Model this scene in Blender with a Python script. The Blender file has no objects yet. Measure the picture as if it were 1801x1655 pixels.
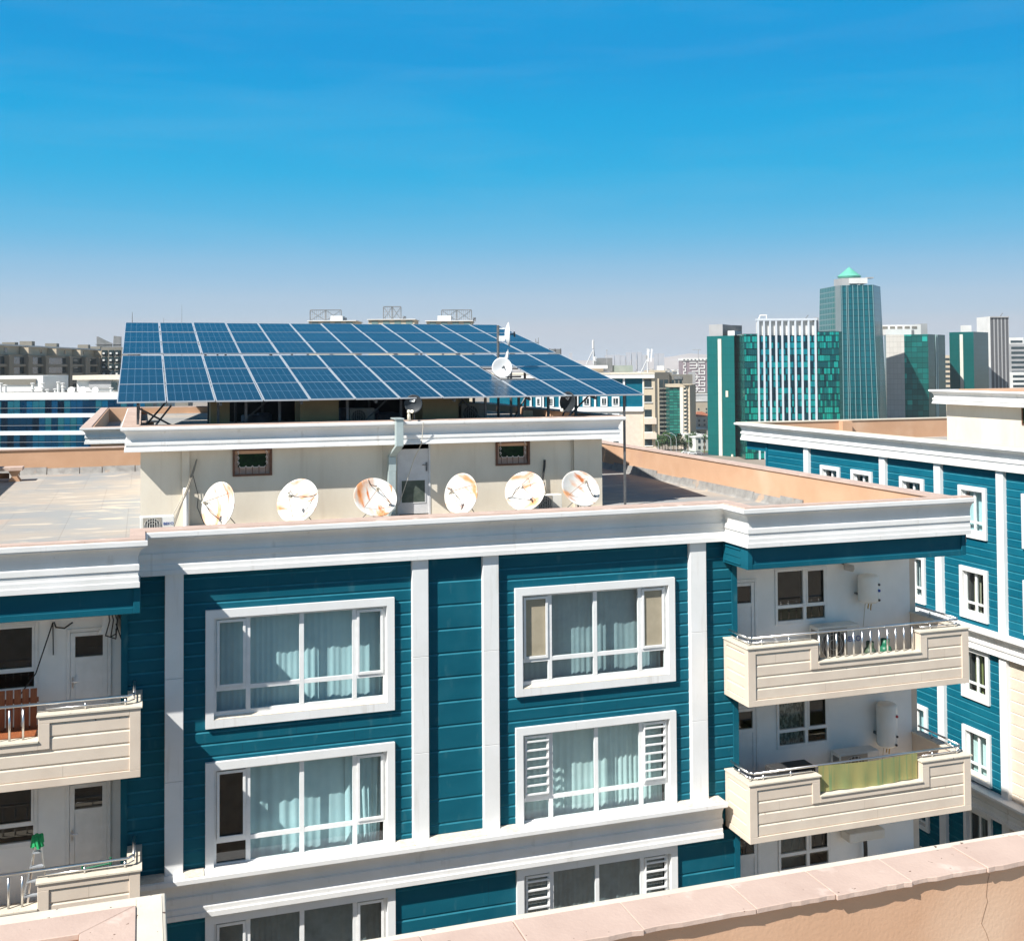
import bpy, math, random
from mathutils import Vector, Matrix, Euler
R = math.radians
random.seed(7)
sc = bpy.context.scene
C = sc.collection

# ------------------------------------------------------------------ camera
# world: X along the teal facade, Y away from the viewer, Z up, ground at 0, eye at 45 m
H = 45.0
MC = ((0.95029361, 0.00251338, 0.31134506), (-0.3112891, 0.02827336, 0.94989458), (-0.00641532, -0.99959707, 0.02765038))
PX0, PY0, FP = 900.5, 588.0, 1982.0
cd = bpy.data.cameras.new('camera')
cam = bpy.data.objects.new('camera', cd)
C.objects.link(cam)
cam.matrix_world = Matrix(((MC[0][0], -MC[0][1], -MC[0][2], 0), (MC[1][0], -MC[1][1], -MC[1][2], 0), (MC[2][0], -MC[2][1], -MC[2][2], H), (0, 0, 0, 1)))
cd.sensor_fit = 'HORIZONTAL'
cd.sensor_width = 36.0
cd.lens = 36.0 * FP / 1801
cd.shift_y = -(827.5 - PY0) / 1801
cd.clip_start = 0.1
cd.clip_end = 60000
sc.camera = cam

# ------------------------------------------------------------------ sun, sky, exposure
SD = Vector((1.87, 1.0, -2.13)).normalized()          # direction the light travels
el = math.asin(-SD.z)
az = math.atan2(-SD.x, -SD.y)
ld = bpy.data.lights.new('sun', 'SUN')
ld.energy = 4.65
ld.angle = R(0.5)
ld.color = (1.0, 0.965, 0.91)
sun = bpy.data.objects.new('sun', ld)
C.objects.link(sun)
sun.rotation_euler = SD.to_track_quat('-Z', 'Y').to_euler()
w = bpy.data.worlds.new('World')
sc.world = w
w.use_nodes = True
nt = w.node_tree
bg = nt.nodes['Background']
sky = nt.nodes.new('ShaderNodeTexSky')
sky.sky_type = 'NISHITA'
sky.sun_disc = False
sky.sun_elevation = el
sky.sun_rotation = az
sky.altitude = 300
sky.air_density = 1.0
sky.dust_density = 0.6
sky.ozone_density = 2.2
# the raw sky is bright and yellow towards the horizon: regrade it by its own saturation (blue overhead to pale at the horizon)
shv = nt.nodes.new('ShaderNodeSeparateColor')
shv.mode = 'HSV'
nt.links.new(sky.outputs[0], shv.inputs[0])
grade = nt.nodes.new('ShaderNodeValToRGB')
GR = [(0.127, (2.85, 3.52, 4.2)), (0.20, (2.45, 3.42, 4.38)), (0.358, (1.55, 3.14, 4.55)), (0.457, (0.68, 2.88, 4.65)), (0.545, (0.10, 2.55, 4.6)), (0.592, (0.0, 2.28, 4.5)), (0.622, (0.0, 1.92, 4.25))]
ge = grade.color_ramp.elements
for i, (p_, c_) in enumerate(GR):
    e_ = ge[i] if i < 2 else ge.new(p_)
    e_.position = p_
    e_.color = (*[q / 5 for q in c_], 1)
nt.links.new(shv.outputs[1], grade.inputs[0])
gs = nt.nodes.new('ShaderNodeVectorMath')
gs.operation = 'SCALE'
gs.inputs['Scale'].default_value = 5.0
nt.links.new(grade.outputs[0], gs.inputs[0])


def mrange(sock, a_, b_):
    n = nt.nodes.new('ShaderNodeMapRange')
    n.inputs[1].default_value = a_
    n.inputs[2].default_value = b_
    nt.links.new(sock, n.inputs[0])
    return n.outputs[0]


def cmix(fac, a_, b_):
    n = nt.nodes.new('ShaderNodeMix')
    n.data_type = 'RGBA'
    nt.links.new(fac, n.inputs[0])
    for k_, q in ((6, a_), (7, b_)):
        if isinstance(q, tuple):
            n.inputs[k_].default_value = q
        else:
            nt.links.new(q, n.inputs[k_])
    return n.outputs[2]


low = cmix(mrange(shv.outputs[0], 0.27, 0.40), (3.2, 3.55, 4.05, 1), gs.outputs[0])
wtc = nt.nodes.new('ShaderNodeTexCoord')
wsx = nt.nodes.new('ShaderNodeSeparateXYZ')
nt.links.new(wtc.outputs['Generated'], wsx.inputs[0])
cmap = nt.nodes.new('ShaderNodeMapping')
cmap.inputs['Scale'].default_value = (1.4, 1.4, 13.0)
cmap.inputs['Rotation'].default_value = (0, 0.06, 0.3)
nt.links.new(wtc.outputs['Generated'], cmap.inputs[0])
cn = nt.nodes.new('ShaderNodeTexNoise')
cn.inputs['Scale'].default_value = 2.2
cn.inputs['Detail'].default_value = 7
cn.inputs['Roughness'].default_value = 0.62
cn.inputs['Distortion'].default_value = 0.4
nt.links.new(cmap.outputs[0], cn.inputs['Vector'])
wisp = nt.nodes.new('ShaderNodeMapRange')                # thin high cloud, barely visible
wisp.inputs[1].default_value = 0.46
wisp.inputs[2].default_value = 0.85
wisp.inputs[4].default_value = 0.11
nt.links.new(cn.outputs['Fac'], wisp.inputs[0])
low = cmix(wisp.outputs[0], low, (2.6, 3.5, 4.5, 1))
zen = nt.nodes.new('ShaderNodeVectorMath')
zen.operation = 'SCALE'
zen.inputs['Scale'].default_value = 0.5
nt.links.new(sky.outputs[0], zen.inputs[0])
nt.links.new(cmix(mrange(wsx.outputs[2], 0.34, 0.50), low, zen.outputs[0]), bg.inputs['Color'])
bg.inputs['Strength'].default_value = 0.10
sc.view_settings.view_transform = 'Standard'
sc.view_settings.look = 'None'
sc.view_settings.gamma = 1
sc.view_settings.exposure = 0.75
sc.render.engine = 'CYCLES'
sc.cycles.use_denoising = True
sc.cycles.max_bounces = 8
sc.cycles.transparent_max_bounces = 24
sc.cycles.volume_bounces = 0
sc.cycles.caustics_reflective = False
sc.cycles.caustics_refractive = False


def ray(px, py):
    a, b = px - PX0, py - PY0
    return Vector([MC[i][0] * a + MC[i][1] * b + MC[i][2] * FP for i in range(3)])


def pt(px, D):
    """ground point under picture column px at D metres along the view axis"""
    a = (px - PX0) * D / FP
    return (MC[0][0] * a + MC[0][2] * D, MC[1][0] * a + MC[1][2] * D)


def zz(px, py, D):
    """height of picture row py at column px, D metres along the view axis"""
    return H + ray(px, py).z * D / FP


# ------------------------------------------------------------------ mesh helper
WL = {}


class MB:
    def __init__(s, T=None):
        s.v, s.f, s.uv, s.mi, s.m, s.T = [], [], [], [], 0, T

    def pts(s, P):
        n = len(s.v)
        for p in P:
            p = Vector(p)
            s.v.append(s.T @ p if s.T else p)
        return n

    def poly(s, P, uv=None):
        n = s.pts(P)
        s.f.append(tuple(range(n, n + len(P))))
        s.uv.append(uv)
        s.mi.append(s.m)

    def faces(s, P, F, uv=None):
        n = s.pts(P)
        for k, f in enumerate(F):
            s.f.append(tuple(n + i for i in f))
            s.uv.append(uv[k] if uv else None)
            s.mi.append(s.m)

    def box(s, x0, y0, z0, x1, y1, z1):
        P = [(x0, y0, z0), (x1, y0, z0), (x1, y1, z0), (x0, y1, z0), (x0, y0, z1), (x1, y0, z1), (x1, y1, z1), (x0, y1, z1)]
        s.faces(P, [(0, 3, 2, 1), (4, 5, 6, 7), (0, 1, 5, 4), (1, 2, 6, 5), (2, 3, 7, 6), (3, 0, 4, 7)])
        return s

    def prism(s, poly, z0, z1, top=None, caps=True):
        """vertical prism with side uv in metres; top: optional different top outline"""
        n = len(poly)
        top = top or poly
        P = [(x, y, z0) for x, y in poly] + [(x, y, z1) for x, y in top]
        u, F, U = 0, [], []
        for i in range(n):
            j = (i + 1) % n
            d = math.dist(poly[i], poly[j])
            F.append((i, j, n + j, n + i))
            U.append([(u, z0), (u + d, z0), (u + d, z1), (u, z1)])
            u += d + 100
        if caps:
            F += [tuple(range(n - 1, -1, -1)), tuple(range(n, 2 * n))]
            U += [None, None]
        s.faces(P, F, U)
        return s

    def extr(s, poly, a, b, axis='y'):
        """extrude polygon of (x,z) along y (axis y) or of (y,z) along x"""
        n = len(poly)
        mk = (lambda p, t: (p[0], t, p[1])) if axis == 'y' else (lambda p, t: (t, p[0], p[1]))
        P = [mk(p, a) for p in poly] + [mk(p, b) for p in poly]
        F = [(i, (i + 1) % n, n + (i + 1) % n, n + i) for i in range(n)] + [tuple(range(n - 1, -1, -1)), tuple(range(n, 2 * n))]
        s.faces(P, F)
        return s

    def cyl(s, p0, p1, r, n=8, r2=None, caps=True):
        p0, p1 = Vector(p0), Vector(p1)
        d = (p1 - p0)
        if d.length < 1e-6:
            return s
        d.normalize()
        a = d.orthogonal().normalized()
        b = d.cross(a)
        r2 = r if r2 is None else r2
        P = [p0 + (a * math.cos(t) + b * math.sin(t)) * r for t in [2 * math.pi * i / n for i in range(n)]]
        P += [p1 + (a * math.cos(t) + b * math.sin(t)) * r2 for t in [2 * math.pi * i / n for i in range(n)]]
        F = [(i, (i + 1) % n, n + (i + 1) % n, n + i) for i in range(n)]
        if caps:
            F += [tuple(range(n - 1, -1, -1)), tuple(range(n, 2 * n))]
        s.faces(P, F)
        return s

    def tube(s, pl, r, n=6):
        for a, b in zip(pl, pl[1:]):
            a, b = Vector(a), Vector(b)
            e = (b - a).normalized() * r * 0.4
            s.cyl(a - e, b + e, r, n)
        return s

    def lathe(s, prof, n=24, o=(0, 0, 0), a0=0):
        k = len(prof)
        P = []
        for i in range(n):
            t = a0 + 2 * math.pi * i / n
            P += [(o[0] + r * math.cos(t), o[1] + r * math.sin(t), o[2] + z) for r, z in prof]
        F = []
        for i in range(n):
            j = (i + 1) % n
            F += [(i * k + q, j * k + q, j * k + q + 1, i * k + q + 1) for q in range(k - 1)]
        s.faces(P, F)
        return s

    def sweep(s, prof, path, sc_=None, cap=True):
        """profile of (out, z) along a plan path with square corners; out is to the right of the path"""
        n = len(path)
        sc_ = sc_ or [1] * (n - 1)
        N = []
        for (a, b), (c, d) in zip(path, path[1:]):
            l = math.hypot(c - a, d - b)
            N.append(((d - b) / l, -(c - a) / l))
        rings = []
        for i, (x, y) in enumerate(path):
            if i == 0:
                m = [(N[0][0] * sc_[0], N[0][1] * sc_[0])]
            elif i == n - 1:
                m = [(N[-1][0] * sc_[-1], N[-1][1] * sc_[-1])]
            else:
                m = [(N[i - 1][0] * sc_[i - 1] + N[i][0] * sc_[i], N[i - 1][1] * sc_[i - 1] + N[i][1] * sc_[i])]
            rings.append([(x + o * m[0][0], y + o * m[0][1], z) for o, z in prof])
        k = len(prof)
        for A, B in zip(rings, rings[1:]):
            s.faces(A + B, [(q, q + 1, k + q + 1, k + q) for q in range(k - 1)])
        if cap:
            s.poly(rings[0])
            s.poly(rings[-1])
        return s

    def build(s, name, mat, parent=None, smooth=False, bevel=0):
        base = WL[parent] if parent in WL else Vector((0, 0, 0))
        me = bpy.data.meshes.new(name)
        me.from_pydata([tuple(p - base) for p in s.v], [], s.f)
        for m_ in (mat if isinstance(mat, (list, tuple)) else [mat]):
            me.materials.append(m_)
        if any(s.mi):
            me.polygons.foreach_set('material_index', s.mi)
        if any(u for u in s.uv):
            L = me.uv_layers.new(name='UVMap').data
            k = 0
            for u, f in zip(s.uv, s.f):
                for q in range(len(f)):
                    if u:
                        L[k].uv = u[q]
                    k += 1
        if smooth:
            me.polygons.foreach_set('use_smooth', [True] * len(me.polygons))
        me.update()
        o = bpy.data.objects.new(name, me)
        C.objects.link(o)
        if parent:
            o.parent = parent
            WL[o] = base.copy()
        if bevel:
            b = o.modifiers.new('bevel', 'BEVEL')
            b.width = bevel
            b.segments = 1
            b.limit_method = 'ANGLE'
        return o


def tag(o, label, cat, group=None):
    o['label'] = label
    o['category'] = cat
    if group:
        o['group'] = group
    return o


def thing(name, label, cat, loc=(0, 0, 0), rz=0, group=None):
    o = bpy.data.objects.new(name, None)
    C.objects.link(o)
    o.empty_display_size = 0.2
    o.location = loc
    o.rotation_euler = (0, 0, rz)
    WL[o] = Vector(loc) if rz == 0 else Vector((0, 0, 0))
    return tag(o, label, cat, group)


def structure(o, kind='structure'):
    o['kind'] = kind
    return o


KIDS = {}


def dup(o, parent=None, loc=None, rot=None):
    """copy an object with all of its children"""
    c = o.copy()
    C.objects.link(c)
    if parent:
        c.parent = parent
    if loc is not None:
        c.location = loc
    if rot is not None:
        c.rotation_euler = rot
    for ch in o.children:
        dup(ch, c)
    return c


# ------------------------------------------------------------------ materials
def mat(name, c1, c2=None, scale=3.0, rough=0.6, bump=0.0, bscale=60.0, metallic=0.0, spec=0.4, stretch=(1, 1, 1), lo=0.35, hi=0.65, detail=5, spots=None, per_obj=0.0):
    m = bpy.data.materials.new(name)
    m.use_nodes = True
    N, L = m.node_tree.nodes, m.node_tree.links
    b = N['Principled BSDF']
    b.inputs['Roughness'].default_value = rough
    b.inputs['Metallic'].default_value = metallic
    b.inputs['Specular IOR Level'].default_value = spec
    b.inputs['Base Color'].default_value = (*c1, 1)
    if c2 is None and not bump and not spots:
        return m
    tc = N.new('ShaderNodeTexCoord')
    mp = N.new('ShaderNodeMapping')
    mp.inputs['Scale'].default_value = stretch
    L.new(tc.outputs['Object'], mp.inputs[0])
    if per_obj:
        oi = N.new('ShaderNodeObjectInfo')
        cx = N.new('ShaderNodeVectorMath')
        cx.operation = 'SCALE'
        cx.inputs[0].default_value = (per_obj, per_obj * 1.7, per_obj * 0.6)
        L.new(oi.outputs['Random'], cx.inputs['Scale'])
        L.new(cx.outputs[0], mp.inputs['Location'])
    col = None
    if c2 is not None:
        nz = N.new('ShaderNodeTexNoise')
        nz.inputs['Scale'].default_value = scale
        nz.inputs['Detail'].default_value = detail
        nz.inputs['Roughness'].default_value = 0.6
        L.new(mp.outputs[0], nz.inputs['Vector'])
        rp = N.new('ShaderNodeValToRGB')
        rp.color_ramp.elements[0].position = lo
        rp.color_ramp.elements[0].color = (*c1, 1)
        rp.color_ramp.elements[1].position = hi
        rp.color_ramp.elements[1].color = (*c2, 1)
        L.new(nz.outputs['Fac'], rp.inputs[0])
        col = rp.outputs[0]
    for sp in (spots or []):      # (colour, scale, threshold, softness, stretch)
        n2 = N.new('ShaderNodeTexNoise')
        n2.inputs['Scale'].default_value = sp[1]
        n2.inputs['Detail'].default_value = 4
        if len(sp) > 4:
            m2 = N.new('ShaderNodeMapping')
            m2.inputs['Scale'].default_value = sp[4]
            L.new(mp.outputs[0], m2.inputs[0])
            L.new(m2.outputs[0], n2.inputs['Vector'])
        else:
            L.new(mp.outputs[0], n2.inputs['Vector'])
        r2 = N.new('ShaderNodeMapRange')
        r2.inputs[1].default_value = sp[2]
        r2.inputs[2].default_value = sp[2] + sp[3]
        L.new(n2.outputs['Fac'], r2.inputs[0])
        mx = N.new('ShaderNodeMix')
        mx.data_type = 'RGBA'
        L.new(r2.outputs[0], mx.inputs[0])
        if col:
            L.new(col, mx.inputs[6])
        else:
            mx.inputs[6].default_value = (*c1, 1)
        mx.inputs[7].default_value = (*sp[0], 1)
        col = mx.outputs[2]
    if col:
        L.new(col, b.inputs['Base Color'])
    if bump:
        n3 = N.new('ShaderNodeTexNoise')
        n3.inputs['Scale'].default_value = bscale
        n3.inputs['Detail'].default_value = 6
        L.new(tc.outputs['Object'], n3.inputs['Vector'])
        bp = N.new('ShaderNodeBump')
        bp.inputs['Strength'].default_value = bump
        bp.inputs['Distance'].default_value = 0.02
        L.new(n3.outputs['Fac'], bp.inputs['Height'])
        L.new(bp.outputs[0], b.inputs['Normal'])
    return m


def glass(name, tint, refl=0.06):
    m = bpy.data.materials.new(name)
    m.use_nodes = True
    N, L = m.node_tree.nodes, m.node_tree.links
    N.remove(N['Principled BSDF'])
    t = N.new('ShaderNodeBsdfTransparent')
    t.inputs[0].default_value = (*tint, 1)
    g = N.new('ShaderNodeBsdfGlossy')
    g.inputs['Roughness'].default_value = 0.02
    lw = N.new('ShaderNodeLayerWeight')            # facing term: the same from both sides of the pane
    lw.inputs[0].default_value = 0.5
    pw = N.new('ShaderNodeMath')
    pw.operation = 'POWER'
    pw.inputs[1].default_value = 5.0
    L.new(lw.outputs['Facing'], pw.inputs[0])
    ad = N.new('ShaderNodeMath')
    ad.operation = 'MULTIPLY_ADD'
    ad.inputs[1].default_value = 0.9
    ad.inputs[2].default_value = refl
    L.new(pw.outputs[0], ad.inputs[0])
    mx = N.new('ShaderNodeMixShader')
    L.new(ad.outputs[0], mx.inputs[0])
    L.new(t.outputs[0], mx.inputs[1])
    L.new(g.outputs[0], mx.inputs[2])
    L.new(mx.outputs[0], N['Material Output'].inputs[0])
    return m


def cells(name, cols, cw, ch, line=(0.02, 0.05, 0.05), lw=0.08, lh=0.1, rough=0.25, spec=0.6, seed=0.0, rowmix=0.5, metallic=0.0):
    """curtain wall: uv in metres split into cw x ch cells, each of a random colour of the list, with thin joints"""
    m = bpy.data.materials.new(name)
    m.use_nodes = True
    N, L = m.node_tree.nodes, m.node_tree.links
    b = N['Principled BSDF']
    b.inputs['Roughness'].default_value = rough
    b.inputs['Specular IOR Level'].default_value = spec
    b.inputs['Metallic'].default_value = metallic
    uv = N.new('ShaderNodeUVMap')
    dv = N.new('ShaderNodeVectorMath')
    dv.operation = 'DIVIDE'
    dv.inputs[1].default_value = (cw, ch, 1)
    L.new(uv.outputs[0], dv.inputs[0])
    fl = N.new('ShaderNodeVectorMath')
    fl.operation = 'FLOOR'
    L.new(dv.outputs[0], fl.inputs[0])
    fr = N.new('ShaderNodeVectorMath')
    fr.operation = 'FRACTION'
    L.new(dv.outputs[0], fr.inputs[0])
    of = N.new('ShaderNodeVectorMath')
    of.operation = 'ADD'
    of.inputs[1].default_value = (seed, seed * 1.3, seed)
    L.new(fl.outputs[0], of.inputs[0])
    wn = N.new('ShaderNodeTexWhiteNoise')
    wn.noise_dimensions = '3D'
    L.new(of.outputs[0], wn.inputs[0])
    # a slower value per storey band, mixed in
    sl = N.new('ShaderNodeVectorMath')
    sl.operation = 'MULTIPLY'
    sl.inputs[1].default_value = (0.23, 0.61, 1)
    L.new(of.outputs[0], sl.inputs[0])
    ns = N.new('ShaderNodeTexNoise')
    ns.inputs['Scale'].default_value = 1.0
    L.new(sl.outputs[0], ns.inputs['Vector'])
    mr = N.new('ShaderNodeMapRange')
    mr.inputs[1].default_value = 0.3
    mr.inputs[2].default_value = 0.7
    L.new(ns.outputs['Fac'], mr.inputs[0])
    mf = N.new('ShaderNodeMix')
    mf.inputs[0].default_value = rowmix
    L.new(wn.outputs['Value'], mf.inputs[2])
    L.new(mr.outputs[0], mf.inputs[3])
    rp = N.new('ShaderNodeValToRGB')
    rp.color_ramp.interpolation = 'CONSTANT' if len(cols) > 2 else 'LINEAR'
    e = rp.color_ramp.elements
    e[0].color = (*cols[0], 1)
    e[0].position = 0
    e[1].color = (*cols[-1], 1)
    e[1].position = 1 if len(cols) == 2 else (len(cols) - 1) / len(cols)
    for i, c_ in enumerate(cols[1:-1]):
        q = e.new((i + 1) / len(cols))
        q.color = (*c_, 1)
    L.new(mf.outputs[0], rp.inputs[0])
    sx = N.new('ShaderNodeSeparateXYZ')
    L.new(fr.outputs[0], sx.inputs[0])
    c1 = N.new('ShaderNodeMath')
    c1.operation = 'LESS_THAN'
    c1.inputs[1].default_value = lw
    L.new(sx.outputs[0], c1.inputs[0])
    c2 = N.new('ShaderNodeMath')
    c2.operation = 'LESS_THAN'
    c2.inputs[1].default_value = lh
    L.new(sx.outputs[1], c2.inputs[0])
    mxm = N.new('ShaderNodeMath')
    mxm.operation = 'MAXIMUM'
    L.new(c1.outputs[0], mxm.inputs[0])
    L.new(c2.outputs[0], mxm.inputs[1])
    mx = N.new('ShaderNodeMix')
    mx.data_type = 'RGBA'
    L.new(mxm.outputs[0], mx.inputs[0])
    L.new(rp.outputs[0], mx.inputs[6])
    mx.inputs[7].default_value = (*line, 1)
    L.new(mx.outputs[2], b.inputs['Base Color'])
    return m


WHITE = mat('white_paint', (0.80, 0.80, 0.79), (0.75, 0.75, 0.73), 1.3, 0.55, 0.05, 30, spots=[((0.62, 0.60, 0.56), 2.2, 0.60, 0.22, (3, 3, 0.3))])
WHITE2 = mat('white_cornice', (0.81, 0.80, 0.78), (0.72, 0.71, 0.68), 0.9, 0.6, 0.06, 25, stretch=(1, 1, 0.35), spots=[((0.55, 0.52, 0.47), 1.6, 0.635, 0.22, (3.2, 3.2, 0.6)), ((0.45, 0.41, 0.36), 5.0, 0.72, 0.08, (2.5, 2.5, 0.5))])
PVC = mat('white_pvc', (0.84, 0.84, 0.83), (0.76, 0.76, 0.74), 4, 0.35)
TEAL = mat('teal_cladding', (0.005, 0.088, 0.130), (0.008, 0.108, 0.155), 1.2, 0.55, 0.05, 18, stretch=(0.4, 0.4, 1.6), spec=0.08,
           spots=[((0.022, 0.128, 0.17), 1.1, 0.56, 0.25, (2.5, 2.5, 0.25)), ((0.002, 0.062, 0.095), 0.7, 0.60, 0.2, (0.5, 0.5, 0.5)), ((0.035, 0.135, 0.17), 2.6, 0.62, 0.14, (4, 4, 0.35))])
TEALJ = mat('teal_joint', (0.002, 0.04, 0.06), None, rough=0.8)
TEAL_LIT = mat('board_edge_highlight', (0.030, 0.19, 0.25), (0.015, 0.14, 0.19), 2.5, 0.7, spec=0.1)  # lighter teal paints the sunlit highlight along each board's upper bevel
TEAL2 = mat('teal_cladding_far', (0.003, 0.100, 0.155), (0.006, 0.125, 0.185), 1.0, 0.55, stretch=(0.4, 0.4, 1.6), spec=0.08, spots=[((0.012, 0.15, 0.205), 0.9, 0.56, 0.25, (2, 2, 0.25))])
CREAM = mat('cream_cladding', (0.70, 0.60, 0.49), (0.63, 0.53, 0.43), 1.4, 0.55, 0.05, 30)
STUCCO = mat('cream_stucco', (0.73, 0.67, 0.56), (0.64, 0.57, 0.46), 0.8, 0.8, 0.15, 40, stretch=(1, 1, 0.4), spots=[((0.55, 0.47, 0.37), 1.6, 0.60, 0.25, (2, 2, 0.3))])
ORANGE = mat('orange_stucco', (0.58, 0.36, 0.23), (0.52, 0.31, 0.19), 0.8, 0.85, 0.14, 40, spots=[((0.50, 0.30, 0.20), 0.9, 0.64, 0.2), ((0.62, 0.43, 0.30), 0.5, 0.58, 0.2)])
COPING = mat('pink_coping', (0.56, 0.42, 0.345), (0.49, 0.36, 0.295), 2.2, 0.7, 0.12, 40, spots=[((0.66, 0.52, 0.44), 3.0, 0.60, 0.08), ((0.16, 0.09, 0.06), 24.0, 0.715, 0.02)])
LIPTOP = mat('cream_lip', (0.72, 0.65, 0.53), (0.64, 0.57, 0.46), 3.0, 0.7, 0.1, 40, spots=[((0.13, 0.07, 0.05), 20.0, 0.69, 0.02)])
INWALL = mat('balcony_wall', (0.88, 0.88, 0.86), (0.80, 0.80, 0.78), 1.0, 0.8, 0.1, 40)
STEEL = mat('stainless_tube', (0.72, 0.72, 0.72), None, rough=0.28, metallic=1.0)
DARKSTEEL = mat('grey_steel', (0.10, 0.105, 0.11), (0.16, 0.16, 0.16), 8, 0.5, metallic=0.3)
ALU = mat('panel_aluminium', (0.56, 0.60, 0.64), None, rough=0.4, metallic=0.4)
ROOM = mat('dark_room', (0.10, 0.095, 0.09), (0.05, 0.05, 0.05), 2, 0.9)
CORE = mat('concrete_core', (0.30, 0.28, 0.25), None, rough=0.9)
GLASS = glass('window_glass', (0.80, 0.90, 0.91), 0.09)
GLASSDK = glass('balcony_glass', (0.55, 0.60, 0.58), 0.08)
CURT_TEAL = mat('pale_blue_curtain', (0.62, 0.77, 0.78), (0.55, 0.71, 0.73), 3, 0.9)
CURT_GREY = mat('grey_blue_curtain', (0.40, 0.49, 0.50), (0.32, 0.41, 0.43), 3, 0.9)
CURT_DARK = mat('dark_grey_curtain', (0.26, 0.275, 0.275), (0.19, 0.20, 0.20), 3, 0.9)
CURT_SAGE = mat('pale_sage_curtain', (0.72, 0.82, 0.79), (0.64, 0.75, 0.72), 3, 0.9)
CURT_WHITE = mat('white_net_curtain', (0.66, 0.68, 0.66), (0.5, 0.53, 0.52), 5, 0.9)
CURT_BEIGE = mat('beige_blind', (0.42, 0.36, 0.26), (0.36, 0.31, 0.22), 3, 0.9)
CURT_LACE = mat('lace_curtain', (0.22, 0.25, 0.24), (0.62, 0.65, 0.62), 16, 0.9, stretch=(1, 1, 0.5), lo=0.48, hi=0.56)
CURT_OLIVE = mat('olive_curtain', (0.28, 0.28, 0.10), (0.2, 0.2, 0.08), 3, 0.9)
DUST = mat('dusty_sill', (0.74, 0.68, 0.57), (0.60, 0.52, 0.42), 14, 0.8)
TEALHI = TEAL

# flat roof covering: patched grey and buff bitumen sheets
def deck_mat():
    m = mat('patched_roof_felt', (0.31, 0.315, 0.31), (0.41, 0.36, 0.305), 0.22, 0.85, 0.15, 30, lo=0.42, hi=0.56,
            spots=[((0.54, 0.47, 0.385), 1.3, 0.58, 0.06, (0.5, 1.6, 1)), ((0.33, 0.31, 0.29), 2.1, 0.70, 0.05, (0.4, 2.2, 1)), ((0.43, 0.35, 0.29), 0.8, 0.66, 0.06, (0.6, 0.6, 1))])
    N, L = m.node_tree.nodes, m.node_tree.links
    b = N['Principled BSDF']
    old = b.inputs['Base Color'].links[0].from_socket
    br = N.new('ShaderNodeTexBrick')
    br.inputs['Scale'].default_value = 1.0
    br.inputs['Brick Width'].default_value = 1.6
    br.inputs['Row Height'].default_value = 6.3
    br.inputs['Mortar Size'].default_value = 0.012
    br.inputs['Color1'].default_value = (1, 1, 1, 1)
    br.inputs['Color2'].default_value = (0.93, 0.94, 0.95, 1)
    br.inputs['Mortar'].default_value = (0.84, 0.83, 0.82, 1)
    tc = N.new('ShaderNodeTexCoord')
    L.new(tc.outputs['Object'], br.inputs['Vector'])
    mx = N.new('ShaderNodeMix')
    mx.data_type = 'RGBA'
    mx.blend_type = 'MULTIPLY'
    mx.inputs[0].default_value = 1
    L.new(old, mx.inputs[6])
    L.new(br.outputs['Color'], mx.inputs[7])
    L.new(mx.outputs[2], b.inputs['Base Color'])
    return m


DECK = deck_mat()
FELT = mat('silver_felt_skirting', (0.33, 0.32, 0.30), (0.22, 0.21, 0.20), 3.5, 0.7, 0.3, 20, spots=[((0.45, 0.33, 0.24), 2, 0.6, 0.1)])


# ------------------------------------------------------------------ shared builders
JR = random.Random(77)


def siding(mb, x0, x1, z0, z1, h, holes=(), zs=None):
    """lap boards on the plane y=0 (y grows inwards) leaving rectangular holes (xa, xb, za, zb)"""
    zs = z0 if zs is None else zs
    k0 = math.floor((z0 - zs) / h)
    zb = zs + k0 * h
    cuts = sorted({round(q, 5) for hh in holes for q in (hh[2], hh[3])})

    def strip(za, ya, zc, yc):
        lo, hi = max(za, z0), min(zc, z1)
        if hi - lo < 1e-5:
            if abs(zc - za) < 1e-6 and z0 <= za <= z1:
                spans(za, za, ya, yc, za)
            return
        ed = [lo] + [q for q in cuts if lo + 1e-5 < q < hi - 1e-5] + [hi]
        for a, b in zip(ed, ed[1:]):
            f = lambda z: ya + (yc - ya) * (z - za) / (zc - za)
            spans(a, b, f(a), f(b), (a + b) / 2)

    def spans(a, b, ya, yb, zm):
        xs = [(x0, x1)]
        for hx0, hx1, hz0, hz1 in holes:
            if hz0 < zm < hz1:
                nx = []
                for p, q in xs:
                    if hx1 <= p or hx0 >= q:
                        nx.append((p, q))
                    else:
                        if hx0 > p:
                            nx.append((p, hx0))
                        if hx1 < q:
                            nx.append((hx1, q))
                xs = nx
        for p, q in xs:
            mb.poly([(p, ya, a), (q, ya, a), (q, yb, b), (p, yb, b)])

    while zb < z1:
        g = min(0.034, h * 0.12)
        strip(zb, 0, zb + h - 2 * g, 0)
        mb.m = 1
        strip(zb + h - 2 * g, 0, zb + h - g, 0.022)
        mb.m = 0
        strip(zb + h - g, 0.022, zb + h, 0)
        xj = x0 + JR.uniform(0.6, 3.6)                 # butt joints between board lengths
        while x1 - x0 > 2.5 and xj < x1 - 0.3:
            za, zc = max(zb, z0), min(zb + h - 2 * g, z1)
            if zc - za > 0.05 and not any(hx0 - 0.2 < xj < hx1 + 0.2 and za < hz1 + 0.2 and zc > hz0 - 0.2 for hx0, hx1, hz0, hz1 in holes):
                mb.m = 2
                mb.poly([(xj, -0.0012, za), (xj + 0.005, -0.0012, za), (xj + 0.005, -0.0012, zc), (xj, -0.0012, zc)])
                mb.m = 0
            xj += JR.uniform(2.2, 3.8)
        zb += h


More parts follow.
